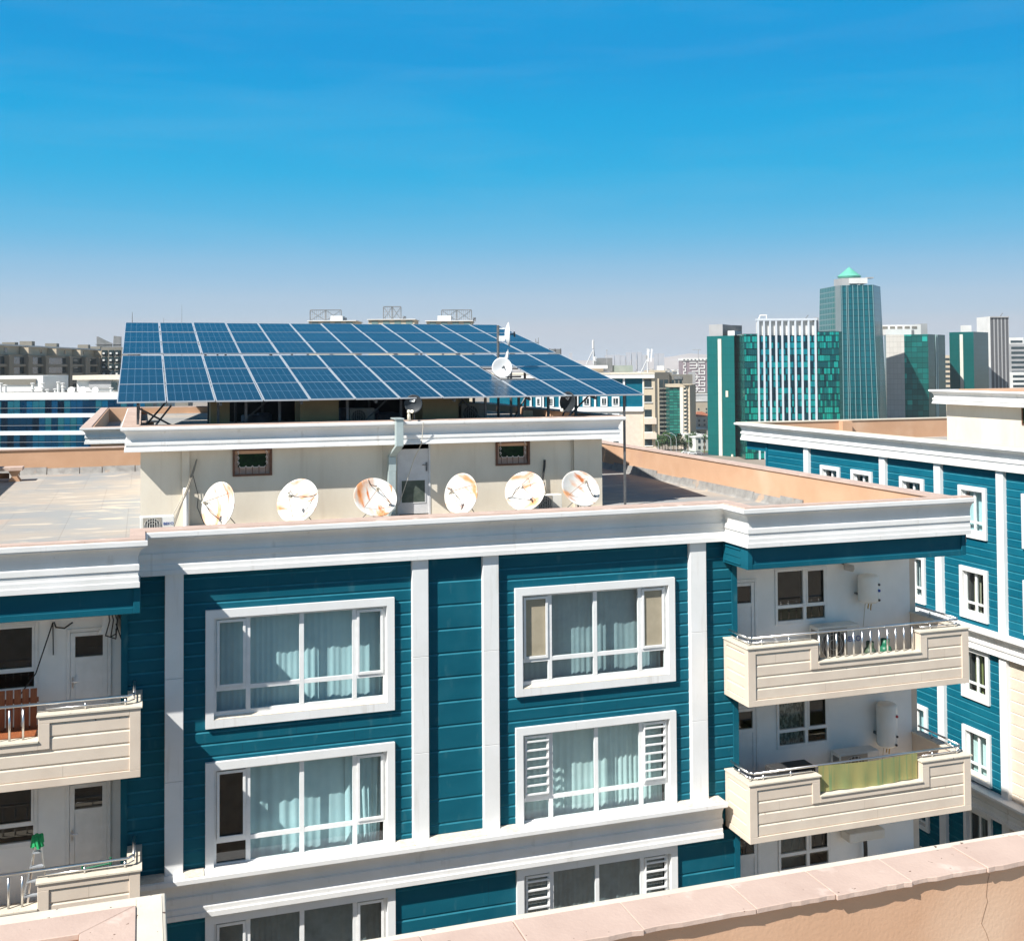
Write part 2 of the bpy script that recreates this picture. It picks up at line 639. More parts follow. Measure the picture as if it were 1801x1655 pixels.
def frame_ring(mb, x0, x1, z0, z1, t, yf, yb, bottom=True):
    """flat surround of width t outside the opening, front at yf, reveal back to yb"""
    o = [(x0 - t, z0 - t), (x1 + t, z0 - t), (x1 + t, z1 + t), (x0 - t, z1 + t)]
    i = [(x0, z0), (x1, z0), (x1, z1), (x0, z1)]
    P = [(x, yf, z) for x, z in o] + [(x, yf, z) for x, z in i] + [(x, yb, z) for x, z in i] + [(x, yf + 0.1, z) for x, z in o]
    F = []
    for k in range(4):
        j = (k + 1) % 4
        F += [(k, j, 4 + j, 4 + k), (4 + k, 4 + j, 8 + j, 8 + k), (k, 12 + k, 12 + j, j)]
    mb.faces(P, F)


def wavy(mb, x0, x1, z0, z1, y, amp=0.035, wl=0.16, seed=0, gather=0.0):
    """curtain: pleated sheet with uneven folds"""
    rnd = random.Random(seed)
    n = max(4, int((x1 - x0) / 0.034))
    ph = [rnd.uniform(0, 6.3) for _ in range(4)]
    rows = 5
    P = []
    for r in range(rows + 1):
        z = z0 + (z1 - z0) * r / rows
        fz = 1 - r / rows
        for i in range(n + 1):
            x = x0 + (x1 - x0) * i / n
            q = math.sin(2 * math.pi * x / wl + ph[0] + 1.3 * math.sin(x * 3.1 + ph[1])) * (0.6 + 0.4 * math.sin(x * 2.3 + ph[2]))
            q += 0.5 * math.sin(2 * math.pi * x / (wl * 3.3) + ph[3])
            P.append((x + gather * fz * 0.03 * math.sin(x * 5 + ph[1]), y + amp * q * (0.55 + 0.45 * fz), z))
    F = [(r * (n + 1) + i, r * (n + 1) + i + 1, (r + 1) * (n + 1) + i + 1, (r + 1) * (n + 1) + i) for r in range(rows) for i in range(n)]
    mb.faces(P, F)


def room(mb, x0, x1, z0, z1, y0, y1):
    mb.faces([(x0, y0, z0), (x1, y0, z0), (x1, y0, z1), (x0, y0, z1), (x0, y1, z0), (x1, y1, z0), (x1, y1, z1), (x0, y1, z1)],
             [(4, 5, 6, 7), (0, 1, 5, 4), (3, 2, 6, 7), (0, 3, 7, 4), (1, 2, 6, 5)])


def text_mesh(name, s, size, m, parent, loc, rot, extr=0.002):
    cu = bpy.data.curves.new(name, 'FONT')
    cu.body = s
    cu.size = size
    cu.extrude = extr
    cu.align_x = 'CENTER'
    cu.align_y = 'CENTER'
    t = bpy.data.objects.new(name + '_src', cu)
    C.objects.link(t)
    dg = bpy.context.evaluated_depsgraph_get()
    me = bpy.data.meshes.new_from_object(t.evaluated_get(dg))
    bpy.data.objects.remove(t)
    me.materials.clear()
    me.materials.append(m)
    o = bpy.data.objects.new(name, me)
    C.objects.link(o)
    o.parent = parent
    o.location = loc
    o.rotation_euler = rot
    return o


def place(o, parent, loc, rz=0):
    """put a locally built part at a world point of its parent"""
    o.parent = parent
    o.location = Vector(loc) - WL[parent]
    o.rotation_euler = (0, 0, rz)
    return o


# ------------------------------------------------------------------ main apartment building
BEIGEJ = mat('cream_joint', (0.42, 0.35, 0.27), None, rough=0.8)
YS = 24.08                                            # cladding plane
main = thing('apartment_building', 'teal clad apartment block with curtained windows and six rusty dishes on its roof', 'building', (6, 24.08, 0))


def P_(name, mb, m, parent=None, **k):
    return mb.build(name, m, parent or main, **k)


mb = MB(Matrix.Translation((0, YS, 0)))
holes = [(1.40, 5.0, 37.79, 39.86), (1.40, 5.0, 34.70, 36.77), (1.40, 5.0, 31.61, 33.68),
         (8.07, 11.67, 37.79, 39.86), (8.07, 11.67, 34.70, 36.77), (8.07, 11.67, 31.61, 33.68)]
siding(mb, 0.80, 5.55, 34.2, 40.86, 0.262, holes, zs=34.70)
siding(mb, 7.50, 12.21, 34.2, 40.86, 0.262, holes, zs=34.74)
siding(mb, 12.63, 13.36, 34.2, 40.86, 0.262, zs=34.66)
siding(mb, -0.27, 0.44, 34.2, 40.86, 0.262, zs=34.70)
siding(mb, 5.90, 7.15, 34.2, 40.86, 0.524, zs=34.55)
siding(mb, -0.27, 13.36, 28.0, 34.0, 0.655, holes, zs=28.55)
P_('siding', mb, [TEAL, TEAL_LIT, TEALJ])
for x0, x1 in ((-0.40, -0.27), (13.36, 13.50)):        # corner trims at the balcony openings
    mb = MB()
    mb.box(x0, YS - 0.03, 27.5, x1, 24.80, 40.9)
    P_('corner_trim', mb, TEAL)
pil = None
for x0, x1 in ((0.44, 0.80), (5.55, 5.905), (7.14, 7.505), (12.21, 12.63)):
    mb = MB()
    xm = x0
    zz0 = 34.72
    for z1 in (36.66, 38.72, 40.90):
        mb.box(x0, 23.95, zz0, x1, YS + 0.02, z1 - 0.006)
        zz0 = z1
    P_('pilaster', mb, WHITE, bevel=0.006)


def cove_profile(z, lip=0.33, tall=0.90, back=-0.22, k=1.0):
    """cornice section: lip, cove, two mouldings; z is the top"""
    p = [(back, z - 0.01), (lip - 0.02, z), (lip, z - 0.012), (lip, z - 0.095), (lip - 0.03, z - 0.10), (lip - 0.035, z - 0.125)]
    for i in range(0, 7):
        t = math.pi / 2 * i / 6
        p.append((lip - 0.045 - (lip - 0.075) * math.sin(t), z - 0.13 - 0.30 * (1 - math.cos(t))))
    q = 0.03
    p += [(q, z - 0.45), (q + 0.045, z - 0.465), (q + 0.05, z - 0.485), (q + 0.05, z - 0.575), (q + 0.01, z - 0.585), (q + 0.01, z - 0.67),
          (q + 0.03, z - 0.69), (q + 0.035, z - 0.705), (q + 0.035, z - 0.79), (q + 0.065, z - 0.80), (q + 0.065, z - tall), (back, z - tall)]
    return p


mb = MB()
mpath = [(-8.0, 22.80), (-0.10, 22.80), (-0.10, 23.94), (13.12, 23.94), (13.12, 22.80), (19.20, 22.80)]
MSC = [0.6, 0.6, 1, 0.75, 0.6]
mb.sweep(cove_profile(41.72), mpath, MSC)
P_('cornice', mb, WHITE2)
mb = MB()
mb.sweep(cove_profile(34.82), [(-0.40, 23.94), (12.95, 23.94)])
P_('mid_cornice', mb, WHITE2)
# dusty ledge on top of the mid cornice
for x0, x1 in ((-0.27, 0.43), (0.81, 1.2), (5.2, 5.54), (5.92, 7.13), (7.52, 7.88), (11.86, 12.20), (12.64, 12.93)):
    mb = MB()
    mb.box(x0, 23.68, 34.822, x1, 24.06, 34.832)
    P_('dusty_ledge', mb, DUST)
# parapet behind the cornice: coping on top, stucco inside
mb = MB()
mb.sweep([(0.26, 41.715), (0.26, 41.752), (-0.22, 41.752), (-0.22, 41.70)], mpath, MSC)
mb.box(18.30, 22.72, 41.715, 18.78, 49.9, 41.756)
mb.box(-12.0, 49.45, 41.70, 18.30, 49.9, 41.744)
P_('parapet_coping', mb, COPING)
mb = MB()
mb.sweep([(-0.205, 41.71), (-0.205, 40.6)], mpath, MSC, cap=False)
mb.poly([(18.34, 23.0, 40.6), (18.34, 49.5, 40.6), (18.34, 49.5, 41.71), (18.34, 23.0, 41.71)])
mb.poly([(-12, 49.5, 40.6), (18.34, 49.5, 40.6), (18.34, 49.5, 41.71), (-12, 49.5, 41.71)])
P_('parapet_wall', mb, ORANGE)
mb = MB()
rs = random.Random(3)
y = 23.4
while y < 49:
    l = rs.uniform(1.2, 2.6)
    h_ = rs.uniform(0.22, 0.34)
    mb.extr([(18.335, 40.7), (18.20, 40.7), (18.25, 40.74), (18.30, 40.7 + h_), (18.335, 40.7 + h_)], y, min(y + l - 0.01, 49.4))
    y += l
x = -8.0
while x < 18:
    l = rs.uniform(0.8, 1.3)
    h_ = rs.uniform(0.24, 0.30)
    mb.extr([(49.495, 40.7), (49.30, 40.7), (49.35, 40.74), (49.46, 40.7 + h_), (49.495, 40.7 + h_)], x, x + l - 0.03, 'x')
    x += l
P_('roof_skirting', mb, FELT)
mb = MB()
mb.poly([(-12, 24.12, 40.7), (18.6, 24.12, 40.7), (18.6, 49.6, 40.7), (-12, 49.6, 40.7)])
for xa, xb in ((-12, -0.35), (13.37, 18.6)):
    mb.poly([(xa, 22.98, 40.7), (xb, 22.98, 40.7), (xb, 24.12, 40.7), (xa, 24.12, 40.7)])
P_('roof_deck', mb, DECK)
for xa, xb in ((-8.0, -0.2), (13.36, 19.2)):
    mb = MB()
    mb.box(xa, 23.01, 40.306, xb, 24.95, 40.56)
    P_('balcony_ceiling', mb, INWALL)
mb = MB()
mb.box(-12, 26.6, 0.0, 18.98, 49.8, 40.5)
mb.box(18.98, 24.86, 0.0, 19.18, 49.9, 41.69)
P_('side_wall', mb, CREAM)

# fascia beams of the roof bays
for x0, x1 in ((-8.0, -0.03), (13.12, 19.16)):
    mb = MB()
    mb.box(x0, 22.92, 40.30, x1, 23.0, 40.85)
    mb.box(x0 + 0.13, 22.885, 40.30, x1 - 0.13, 22.918, 40.42)
    mb.box(x0, 22.88, 40.302, x0 + 0.13, 22.917, 40.86)
    mb.box(x1 - 0.13, 22.88, 40.302, x1, 22.917, 40.86)
    xs = x0 if x0 > 0 else x1 - 0.14
    mb.box(xs, 23.005, 40.30, xs + 0.14, 24.05, 40.85)
    if x0 > 0:
        mb.box(xs - 0.025, 23.2, 40.36, xs - 0.001, 23.95, 40.40)
        mb.box(xs - 0.025, 23.2, 40.70, xs - 0.001, 23.95, 40.74)
        mb.box(xs - 0.018, 23.2, 40.53, xs - 0.001, 23.95, 40.55)
    P_('fascia', mb, TEAL, bevel=0.008)


# windows of the street front, built once per kind of curtain
def main_window(z, x, curt, seed, guards=False, dark_left=False, blinds=False):
    wv, hv = 3.6, 2.07
    mb = MB()
    frame_ring(mb, 0, wv, 0, hv, 0.165, -0.08, 0.13)
    win = mb.build('window', WHITE)
    place(win, main, (x, YS, z))
    mb = MB()
    mb.poly([(0.003, -0.072, 0.008), (wv - 0.003, -0.072, 0.008), (wv - 0.003, 0.05, 0.05), (0.003, 0.05, 0.05)])
    mb.build('sill', DUST).parent = win
    V = (0.695, 1.80, 2.92)
    mb = MB()
    mb.box(0, 0.05, 0.0, 0.06, 0.11, hv)
    mb.box(wv - 0.06, 0.05, 0.0, wv, 0.11, hv)
    mb.box(0.06, 0.05, hv - 0.06, wv - 0.06, 0.11, hv)
    mb.box(0.06, 0.05, 0.02, wv - 0.06, 0.11, 0.13)
    for v in V:
        mb.box(v - 0.047, 0.047, 0.13, v + 0.047, 0.112, hv - 0.06)
    e = [0.06] + [q for v in V for q in (v - 0.047, v + 0.047)] + [wv - 0.06]
    for a, b in zip(e[::2], e[1::2]):
        mb.box(a, 0.05, 0.545, b, 0.11, 0.635)
    for sx in (1.1, 1.35, 2.2, 2.7):
        mb.box(sx, 0.046, 0.07, sx + 0.012, 0.05, 0.08)
    mb.build('window_frame', PVC, bevel=0.005).parent = win
    for a, b in ((0.065, 0.645), (2.97, 3.535)):
        mb = MB()
        for q in (a, b - 0.055):
            mb.box(q, 0.022, 0.62, q + 0.055, 0.049, hv - 0.07)
        mb.box(a + 0.055, 0.022, 0.62, b - 0.055, 0.049, 0.68)
        mb.box(a + 0.055, 0.022, hv - 0.125, b - 0.055, 0.049, hv - 0.07)
        mb.build('sash', PVC, bevel=0.004).parent = win
        if guards:
            mb = MB()
            for k in range(7):
                zq = 0.70 + k * 0.195
                mb.box(a + 0.02, -0.02, zq, b - 0.02, 0.018, zq + 0.035)
            mb.box(a + 0.01, -0.005, 0.66, a + 0.03, 0.02, hv - 0.09)
            mb.box(b - 0.03, -0.005, 0.66, b - 0.01, 0.02, hv - 0.09)
            mb.build('window_guard', PVC).parent = win
        if blinds:
            mb = MB()
            mb.poly([(a + 0.055, 0.06, 0.68), (b - 0.055, 0.06, 0.68), (b - 0.055, 0.06, hv - 0.125), (a + 0.055, 0.06, hv - 0.125)])
            mb.build('blind', CURT_BEIGE).parent = win
    mb = MB()
    mb.poly([(0, 0.085, 0), (wv, 0.085, 0), (wv, 0.085, hv), (0, 0.085, hv)])
    mb.build('glass_pane', GLASS).parent = win
    mb = MB()
    if dark_left:
        wavy(mb, 0.70, 2.9, -0.12, hv, 0.36, 0.03, 0.21, seed, 1.0)
        wavy(mb, 2.75, 3.58, -0.12, hv, 0.32, 0.05, 0.15, seed + 1, 3.0)
    else:
        wavy(mb, 0.03, 1.85, -0.12, hv, 0.35, 0.02, 0.11 + 0.012 * (seed % 5), seed)
        wavy(mb, 1.82, 3.57, -0.12, hv, 0.34, 0.028, 0.10 + 0.012 * (seed % 4), seed + 1)
    mb.build('curtain', curt, smooth=True).parent = win
    mb = MB()
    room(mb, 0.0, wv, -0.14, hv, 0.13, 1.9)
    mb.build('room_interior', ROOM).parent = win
    return win


main_window(37.79, 1.40, CURT_TEAL, 11)
main_window(34.70, 1.40, CURT_TEAL, 23, dark_left=True)
main_window(31.61, 1.40, CURT_DARK, 35)
main_window(37.79, 8.07, CURT_GREY, 47, blinds=True)
main_window(34.70, 8.07, CURT_SAGE, 59, guards=True)
main_window(31.61, 8.07, CURT_DARK, 61, guards=True)


# recessed balconies: back wall, doors, windows, ceiling
def small_window(parent, x, y, z, wv, hv, curt, seed, split=0.6, rz=0, tr=0.40, name='balcony_window', glass_=GLASSDK, screen=True, deep=0.05):
    mb = MB()
    mb.box(0, -0.02, 0, 0.07, 0.06, hv)
    mb.box(wv - 0.07, -0.02, 0, wv, 0.06, hv)
    mb.box(0.07, -0.02, 0, wv - 0.07, 0.06, 0.09)
    mb.box(0.07, -0.02, hv - 0.07, wv - 0.07, 0.06, hv)
    v = wv * split
    mb.box(v - 0.045, -0.023, 0.09, v + 0.045, 0.062, hv - 0.07)
    mb.box(0.07, -0.02, tr, v - 0.045, 0.06, tr + 0.08)
    mb.box(v + 0.045, -0.02, tr, wv - 0.07, 0.06, tr + 0.08)
    o = mb.build(name, PVC, bevel=0.004)
    place(o, parent, (x, y, z), rz)
    if screen:
        mb = MB()
        a, b = v + 0.046, wv - 0.071
        for q in (a, b - 0.04):
            mb.box(q, -0.035, tr + 0.05, q + 0.04, -0.021, hv - 0.05)
        mb.box(a + 0.04, -0.035, tr + 0.05, b - 0.04, -0.021, tr + 0.09)
        mb.box(a + 0.04, -0.035, hv - 0.09, b - 0.04, -0.021, hv - 0.05)
        mb.build('sash', PVC).parent = o
    mb = MB()
    mb.poly([(0.03, 0.03, 0.03), (wv - 0.03, 0.03, 0.03), (wv - 0.03, 0.03, hv - 0.03), (0.03, 0.03, hv - 0.03)])
    mb.build('glass_pane', glass_).parent = o
    if curt:
        mb = MB()
        wavy(mb, 0.06, v, 0.05, hv - 0.05, 0.14, 0.02, 0.12, seed)
        mb.build('curtain', curt, smooth=True).parent = o
    mb = MB()
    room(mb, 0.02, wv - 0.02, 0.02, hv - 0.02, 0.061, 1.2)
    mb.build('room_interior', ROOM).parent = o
    return o


def pvc_door(parent, x, y, z, wv=0.86, hv=2.16, top=0.52, grille=False, hx=None, name='balcony_door'):
    mb = MB()
    mb.box(0, -0.03, 0, 0.07, 0.06, hv)
    mb.box(wv - 0.07, -0.03, 0, wv, 0.06, hv)
    mb.box(0.07, -0.03, hv - 0.07, wv - 0.07, 0.06, hv)
    o = mb.build(name, PVC, bevel=0.004)
    place(o, parent, (x, y, z))
    mb = MB()
    mb.box(0.075, -0.022, 0.02, 0.165, 0.035, hv - 0.08)
    mb.box(wv - 0.165, -0.022, 0.02, wv - 0.075, 0.035, hv - 0.08)
    zt = hv - top
    mb.box(0.165, -0.022, 0.02, wv - 0.165, 0.035, 0.13)
    mb.box(0.165, -0.022, zt - 0.16, wv - 0.165, 0.035, zt - 0.06)
    mb.box(0.165, -0.022, hv - 0.16, wv - 0.165, 0.035, hv - 0.08)
    mb.box(0.165, -0.008, 0.13, wv - 0.165, 0.02, zt - 0.16)
    mb.build('door_leaf', PVC, bevel=0.004).parent = o
    mb = MB()
    mb.poly([(0.16, 0.01, zt - 0.06), (wv - 0.16, 0.01, zt - 0.06), (wv - 0.16, 0.01, hv - 0.16), (0.16, 0.01, hv - 0.16)])
    mb.build('door_glass', GLASSDK).parent = o
    mb = MB()
    hx_ = 0.12 if hx is None else hx
    mb.box(hx_ - 0.014, -0.036, 0.96, hx_ + 0.014, -0.023, 1.18)
    mb.cyl((hx_, -0.03, 1.10), (hx_, -0.075, 1.10), 0.011)
    d = 0.12 if hx_ < wv / 2 else -0.12
    mb.cyl((hx_, -0.07, 1.10), (hx_ + d, -0.07, 1.10), 0.011)
    mb.build('door_handle', STEEL).parent = o
    mb = MB()
    room(mb, 0.075, wv - 0.075, zt - 0.10, hv - 0.08, 0.07, 1.0)
    mb.build('room_interior', ROOM).parent = o
    return o


FL = [37.52, 34.45, 31.40]                             # balcony floors
for x0, x1, wx0, wx1, dx0 in ((13.40, 19.0, 15.0, 16.5, 13.62), (-8.0, -0.36, -3.5, -2.0, -1.46)):
    hl = []
    mb = MB()
    for f in FL:
        hl += [(wx0 + 0.015, wx1 - 0.015, f + 0.985, f + 2.335), (dx0 + 0.075, dx0 + 0.785, f + 1.52, f + 2.10)]
    zl = sorted({26.0, 40.9} | {q for h_ in hl for q in h_[2:]})
    for a, b in zip(zl, zl[1:]):
        cut = sorted([(h_[0], h_[1]) for h_ in hl if h_[2] <= a and b <= h_[3]])
        p = x0
        for c0, c1 in cut:
            mb.poly([(p, 24.85, a), (c0, 24.85, a), (c0, 24.85, b), (p, 24.85, b)])
            p = c1
        mb.poly([(p, 24.85, a), (x1, 24.85, a), (x1, 24.85, b), (p, 24.85, b)])
    if x0 > 0:
        mb.poly([(19.0, 24.85, 26), (19.0, 25.2, 26), (19.0, 25.2, 41), (19.0, 24.85, 41)])
    P_('balcony_back_wall', mb, INWALL)
kinds = [(None, 3), (CURT_LACE, 5), (CURT_DARK, 7)]
for f, (cu, sd) in zip(FL, kinds):
    small_window(main, 15.0, 24.84, f + 0.97, 1.5, 1.38, cu, sd, 0.56)
    pvc_door(main, 13.62, 24.84, f)
for f, (cu, sd) in zip(FL, [(CURT_LACE, 4), (None, 6), (CURT_DARK, 8)]):
    small_window(main, -3.5, 24.84, f + 0.97, 1.5, 1.38, cu, sd, 0.30)
    pvc_door(main, -1.46, 24.84, f)


def balcony(x0, x1, zt, zb, n0, n1, nz, openl, openr, bal=True, skirt=0.0):
    yf = 22.92
    prof = [(x0 + 0.02, zb), (x1 - 0.02, zb), (x1 - 0.02, zt - 0.03), (n1, zt - 0.03), (n1, nz - 0.03), (n0, nz - 0.03), (n0, zt - 0.03), (x0 + 0.02, zt - 0.03)]
    mb = MB()
    mb.extr(prof, yf + 0.045, yf + 0.26)
    mb.box(x0 + 0.02, yf + 0.262, zb, x0 + 0.22, 24.05, zt - 0.03)
    mb.box(x1 - 0.22, yf + 0.262, zb, x1 - 0.02, 24.84, zt - 0.03)
    mb.box(x0 + 0.22, yf + 0.262, zb + 0.004, x1 - 0.22, 24.84, zb + 0.2)
    o = P_('balcony', mb, CREAM)
    # boarded panels in a raised border
    mb = MB(Matrix.Translation((0, yf + 0.026, 0)))
    siding(mb, x0 + 0.1, x1 - 0.1, zb + 0.05, zt - 0.05, 0.262, [(n0 - 0.01, n1 + 0.01, nz - 0.03, zt)], zs=zb + 0.15)
    mb.T = Matrix.Translation((x0 + 0.012, 0, 0)) @ Matrix.Rotation(R(-90), 4, 'Z')
    siding(mb, -24.04, -yf - 0.1, zb + 0.05, zt - 0.05, 0.262, zs=zb + 0.15)
    mb.build('balcony_boards', [CREAM, LIPTOP, BEIGEJ], o)
    b_ = 0.20
    mb = MB()
    mb.box(x0, yf, zb - 0.01, x1, yf + 0.044, zb + 0.13)
    mb.box(x0, yf, zb + 0.13, x0 + b_, yf + 0.044, zt - 0.03)
    mb.box(x1 - b_, yf, zb + 0.13, x1, yf + 0.044, zt - 0.03)
    for a, c_ in ((x0 + b_, n0), (n1, x1 - b_)):
        mb.box(a, yf, zt - 0.16, c_, yf + 0.044, zt - 0.03)
    mb.box(n0 - b_, yf, nz - 0.17, n0, yf + 0.044, zt - 0.16)
    mb.box(n1, yf, nz - 0.17, n1 + b_, yf + 0.044, zt - 0.16)
    mb.box(n0, yf, nz - 0.17, n1, yf + 0.044, nz - 0.03)
    mb.box(x0 - 0.002, yf + 0.044, zb - 0.01, x0 + 0.019, 24.05, zb + 0.13)
    mb.box(x0 - 0.002, yf + 0.044, zt - 0.15, x0 + 0.019, 24.05, zt - 0.03)
    mb.box(x0 - 0.002, yf + 0.044, zb + 0.13, x0 + 0.019, yf + 0.16, zt - 0.15)
    mb.box(x0 - 0.002, 23.93, zb + 0.13, x0 + 0.019, 24.05, zt - 0.15)
    mb.build('balcony_border', CREAM, o, bevel=0.006)
    mb = MB()                                          # coping tiles
    for a, c_, z in ((x0 - 0.03, n0 + 0.03, zt), (n1 - 0.03, x1 + 0.03, zt), (n0 - 0.0, n1 + 0.0, nz)):
        mb.box(a, yf - 0.03, z - 0.03, c_, yf + 0.285, z)
    mb.box(x0 - 0.03, yf + 0.287, zt - 0.03, x0 + 0.24, 24.04, zt)
    mb.box(x1 - 0.25, yf + 0.287, zt - 0.03, x1 + 0.03, 24.84, zt)
    mb.build('balcony_coping', LIPTOP, o)
    # stainless rail
    hz, hl_ = zt + 0.17, zt + 0.065
    yr = yf + 0.16
    mb = MB()
    xl, xr = x0 + 0.12, x1 - 0.12
    pth = [(xl - 0.0, 23.98, hz), (xl, yr + 0.12, hz), (xl + 0.1, yr, hz), (xr - 0.1, yr, hz), (xr, yr + 0.12, hz), (xr, 24.7, hz)]
    if not openl:
        pth = pth[2:]
        pth[0] = (xl, yr, hz)
    mb.tube(pth, 0.027, 10)
    low = [(xl, 23.9, hl_), (xl, yr + 0.12, hl_), (xl + 0.1, yr, hl_), (n0 - 0.12, yr, hl_)]
    mb.tube(low if openl else [(xl, yr, hl_), (n0 - 0.1, yr, hl_)], 0.013, 8)
    mb.tube([(n1 + 0.12, yr, hl_), (xr - 0.1, yr, hl_), (xr, yr + 0.12, hl_), (xr, 24.6, hl_)], 0.013, 8)
    ps = [(xl, 23.6), (xl, 23.1)] if openl else []
    q = x0 + 0.45
    while q < n0 - 0.2:
        ps.append((q, yr))
        q += 0.72
    q = x1 - 0.28
    while q > n1 + 0.1:
        ps.append((q, yr))
        q -= 0.72
    ps += [(xr, 23.5), (xr, 24.2)]
    for a, c_ in ps:
        mb.cyl((a, c_, zt - 0.005), (a, c_, hl_ + 0.05), 0.019, 8)
    mb.build('railing', STEEL, o, smooth=True)
    if bal:
        q = n0 + 0.13
        while q < n1 - 0.05:
            mb = MB()
            mb.cyl((q, yr, nz - 0.005), (q, yr, zt + 0.10), 0.021, 8)
            mb.build('baluster', STEEL, o, smooth=True)
            q += 0.236
    return o


for zt in (38.53, 35.45, 32.35):
    balcony(13.12, 19.22, zt, zt - 1.335, 14.97, 17.81, zt - 0.466, True, True, bal=zt != 35.45)
    balcony(-7.6, -0.02, zt, zt - 1.335, -4.6, -1.836, zt - 0.466, False, False)

# ------------------------------------------------------------------ roof house under the array
mb = MB()
bx0, bx1, by0, by1 = -0.05, 13.36, 32.0, 46.3
dhole = (6.98, 7.96, 40.70, 42.76)
wh = [(2.36, 3.43, 41.99, 42.75), (9.95, 11.02, 42.03, 42.75)]
zs_ = sorted({40.6, 43.3} | {q for h_ in wh + [dhole] for q in h_[2:]})
for a, b in zip(zs_, zs_[1:]):
    cut = sorted([(h_[0], h_[1]) for h_ in wh + [dhole] if h_[2] <= a + 1e-6 and b <= h_[3] + 1e-6])
    p = bx0
    for c0, c1 in cut:
        mb.poly([(p, by0, a), (c0, by0, a), (c0, by0, b), (p, by0, b)])
        p = c1
    mb.poly([(p, by0, a), (bx1, by0, a), (bx1, by0, b), (p, by0, b)])
mb.poly([(bx0, by0, 40.6), (bx0, by1, 40.6), (bx0, by1, 43.3), (bx0, by0, 43.3)])
mb.poly([(bx1, by0, 40.6), (bx1, by1, 40.6), (bx1, by1, 43.3), (bx1, by0, 43.3)])
mb.poly([(bx0, by1, 40.6), (bx1, by1, 40.6), (bx1, by1, 43.3), (bx0, by1, 43.3)])
mb.box(1.02, by0 - 0.07, 40.6, 1.22, by0 - 0.001, 42.8)   # shallow wall ribs
mb.box(12.42, by0 - 0.07, 40.6, 12.86, by0 - 0.001, 42.8)
P_('roof_house_wall', mb, STUCCO)
mb = MB()
mb.box(0.5, 33.2, 40.72, 13.0, 46.0, 42.7)
P_('roof_house_core', mb, ROOM)
zt = 43.43
L_ = 0.70
pr = [(-0.02, zt - 0.01), (L_ - 0.02, zt), (L_, zt - 0.012), (L_, zt - 0.075), (L_ - 0.03, zt - 0.085), (L_ - 0.03, zt - 0.105)]
for i in range(7):
    t = math.pi / 2 * i / 6
    pr.append((L_ - 0.04 - 0.18 * math.sin(t), zt - 0.11 - 0.25 * (1 - math.cos(t))))
pr += [(0.50, zt - 0.385), (0.545, zt - 0.395), (0.55, zt - 0.41), (0.55, zt - 0.48), (0.515, zt - 0.49), (0.515, zt - 0.53), (0.55, zt - 0.545), (0.555, zt - 0.60), (0.575, zt - 0.605), (0.575, zt - 0.655), (-0.02, zt - 0.655)]
mb = MB()
mb.sweep(pr, [(bx0, by1), (bx0, by0), (bx1, by0), (bx1, by1)], [0.72, 1, 0.72])
P_('roof_house_cornice', mb, WHITE2)
mb = MB()
mb.sweep([(0.60, zt - 0.005), (0.60, zt + 0.03), (0.0, zt + 0.03), (0.0, zt - 0.04)], [(bx0, by1), (bx0, by0), (bx1, by0), (bx1, by1)], [0.78, 1, 0.78])
mb.box(bx0, by1 + 0.0, zt - 0.2, bx1, by1 + 0.35, zt + 0.03)
P_('roof_house_coping', mb, COPING)
mb = MB()
mb.sweep([(-0.02, zt), (-0.02, 42.6)], [(bx0, by1), (bx0, by0), (bx1, by0), (bx1, by1)], [1, 1, 1], cap=False)
mb.poly([(bx0, by1 - 0.02, 42.6), (bx1, by1 - 0.02, 42.6), (bx1, by1 - 0.02, zt), (bx0, by1 - 0.02, zt)])
P_('roof_house_parapet', mb, ORANGE)
mb = MB()
mb.poly([(bx0, by0, 43.2), (bx1, by0, 43.2), (bx1, by1, 43.2), (bx0, by1, 43.2)])
P_('roof_house_deck', mb, DECK)
# brown plastered shafts standing on that roof
SHAFT = mat('olive_shaft_plaster', (0.42, 0.34, 0.19), (0.34, 0.27, 0.15), 1.5, 0.85)
BROWNW = mat('brown_board', (0.30, 0.15, 0.08), (0.22, 0.11, 0.06), 5, 0.7)
for x0, x1, y0, y1 in ((4.34, 5.46, 33.0, 34.2), (7.98, 9.09, 33.0, 34.4), (1.84, 2.36, 33.1, 34.0), (9.6, 10.3, 36.0, 37.0)):
    mb = MB()
    mb.box(x0, y0, 42.82, x1, y1, 44.0)
    mb.box(x0 - 0.05, y0 - 0.05, 44.002, x1 + 0.05, y1 + 0.05, 44.06)
    P_('roof_shaft', mb, SHAFT)

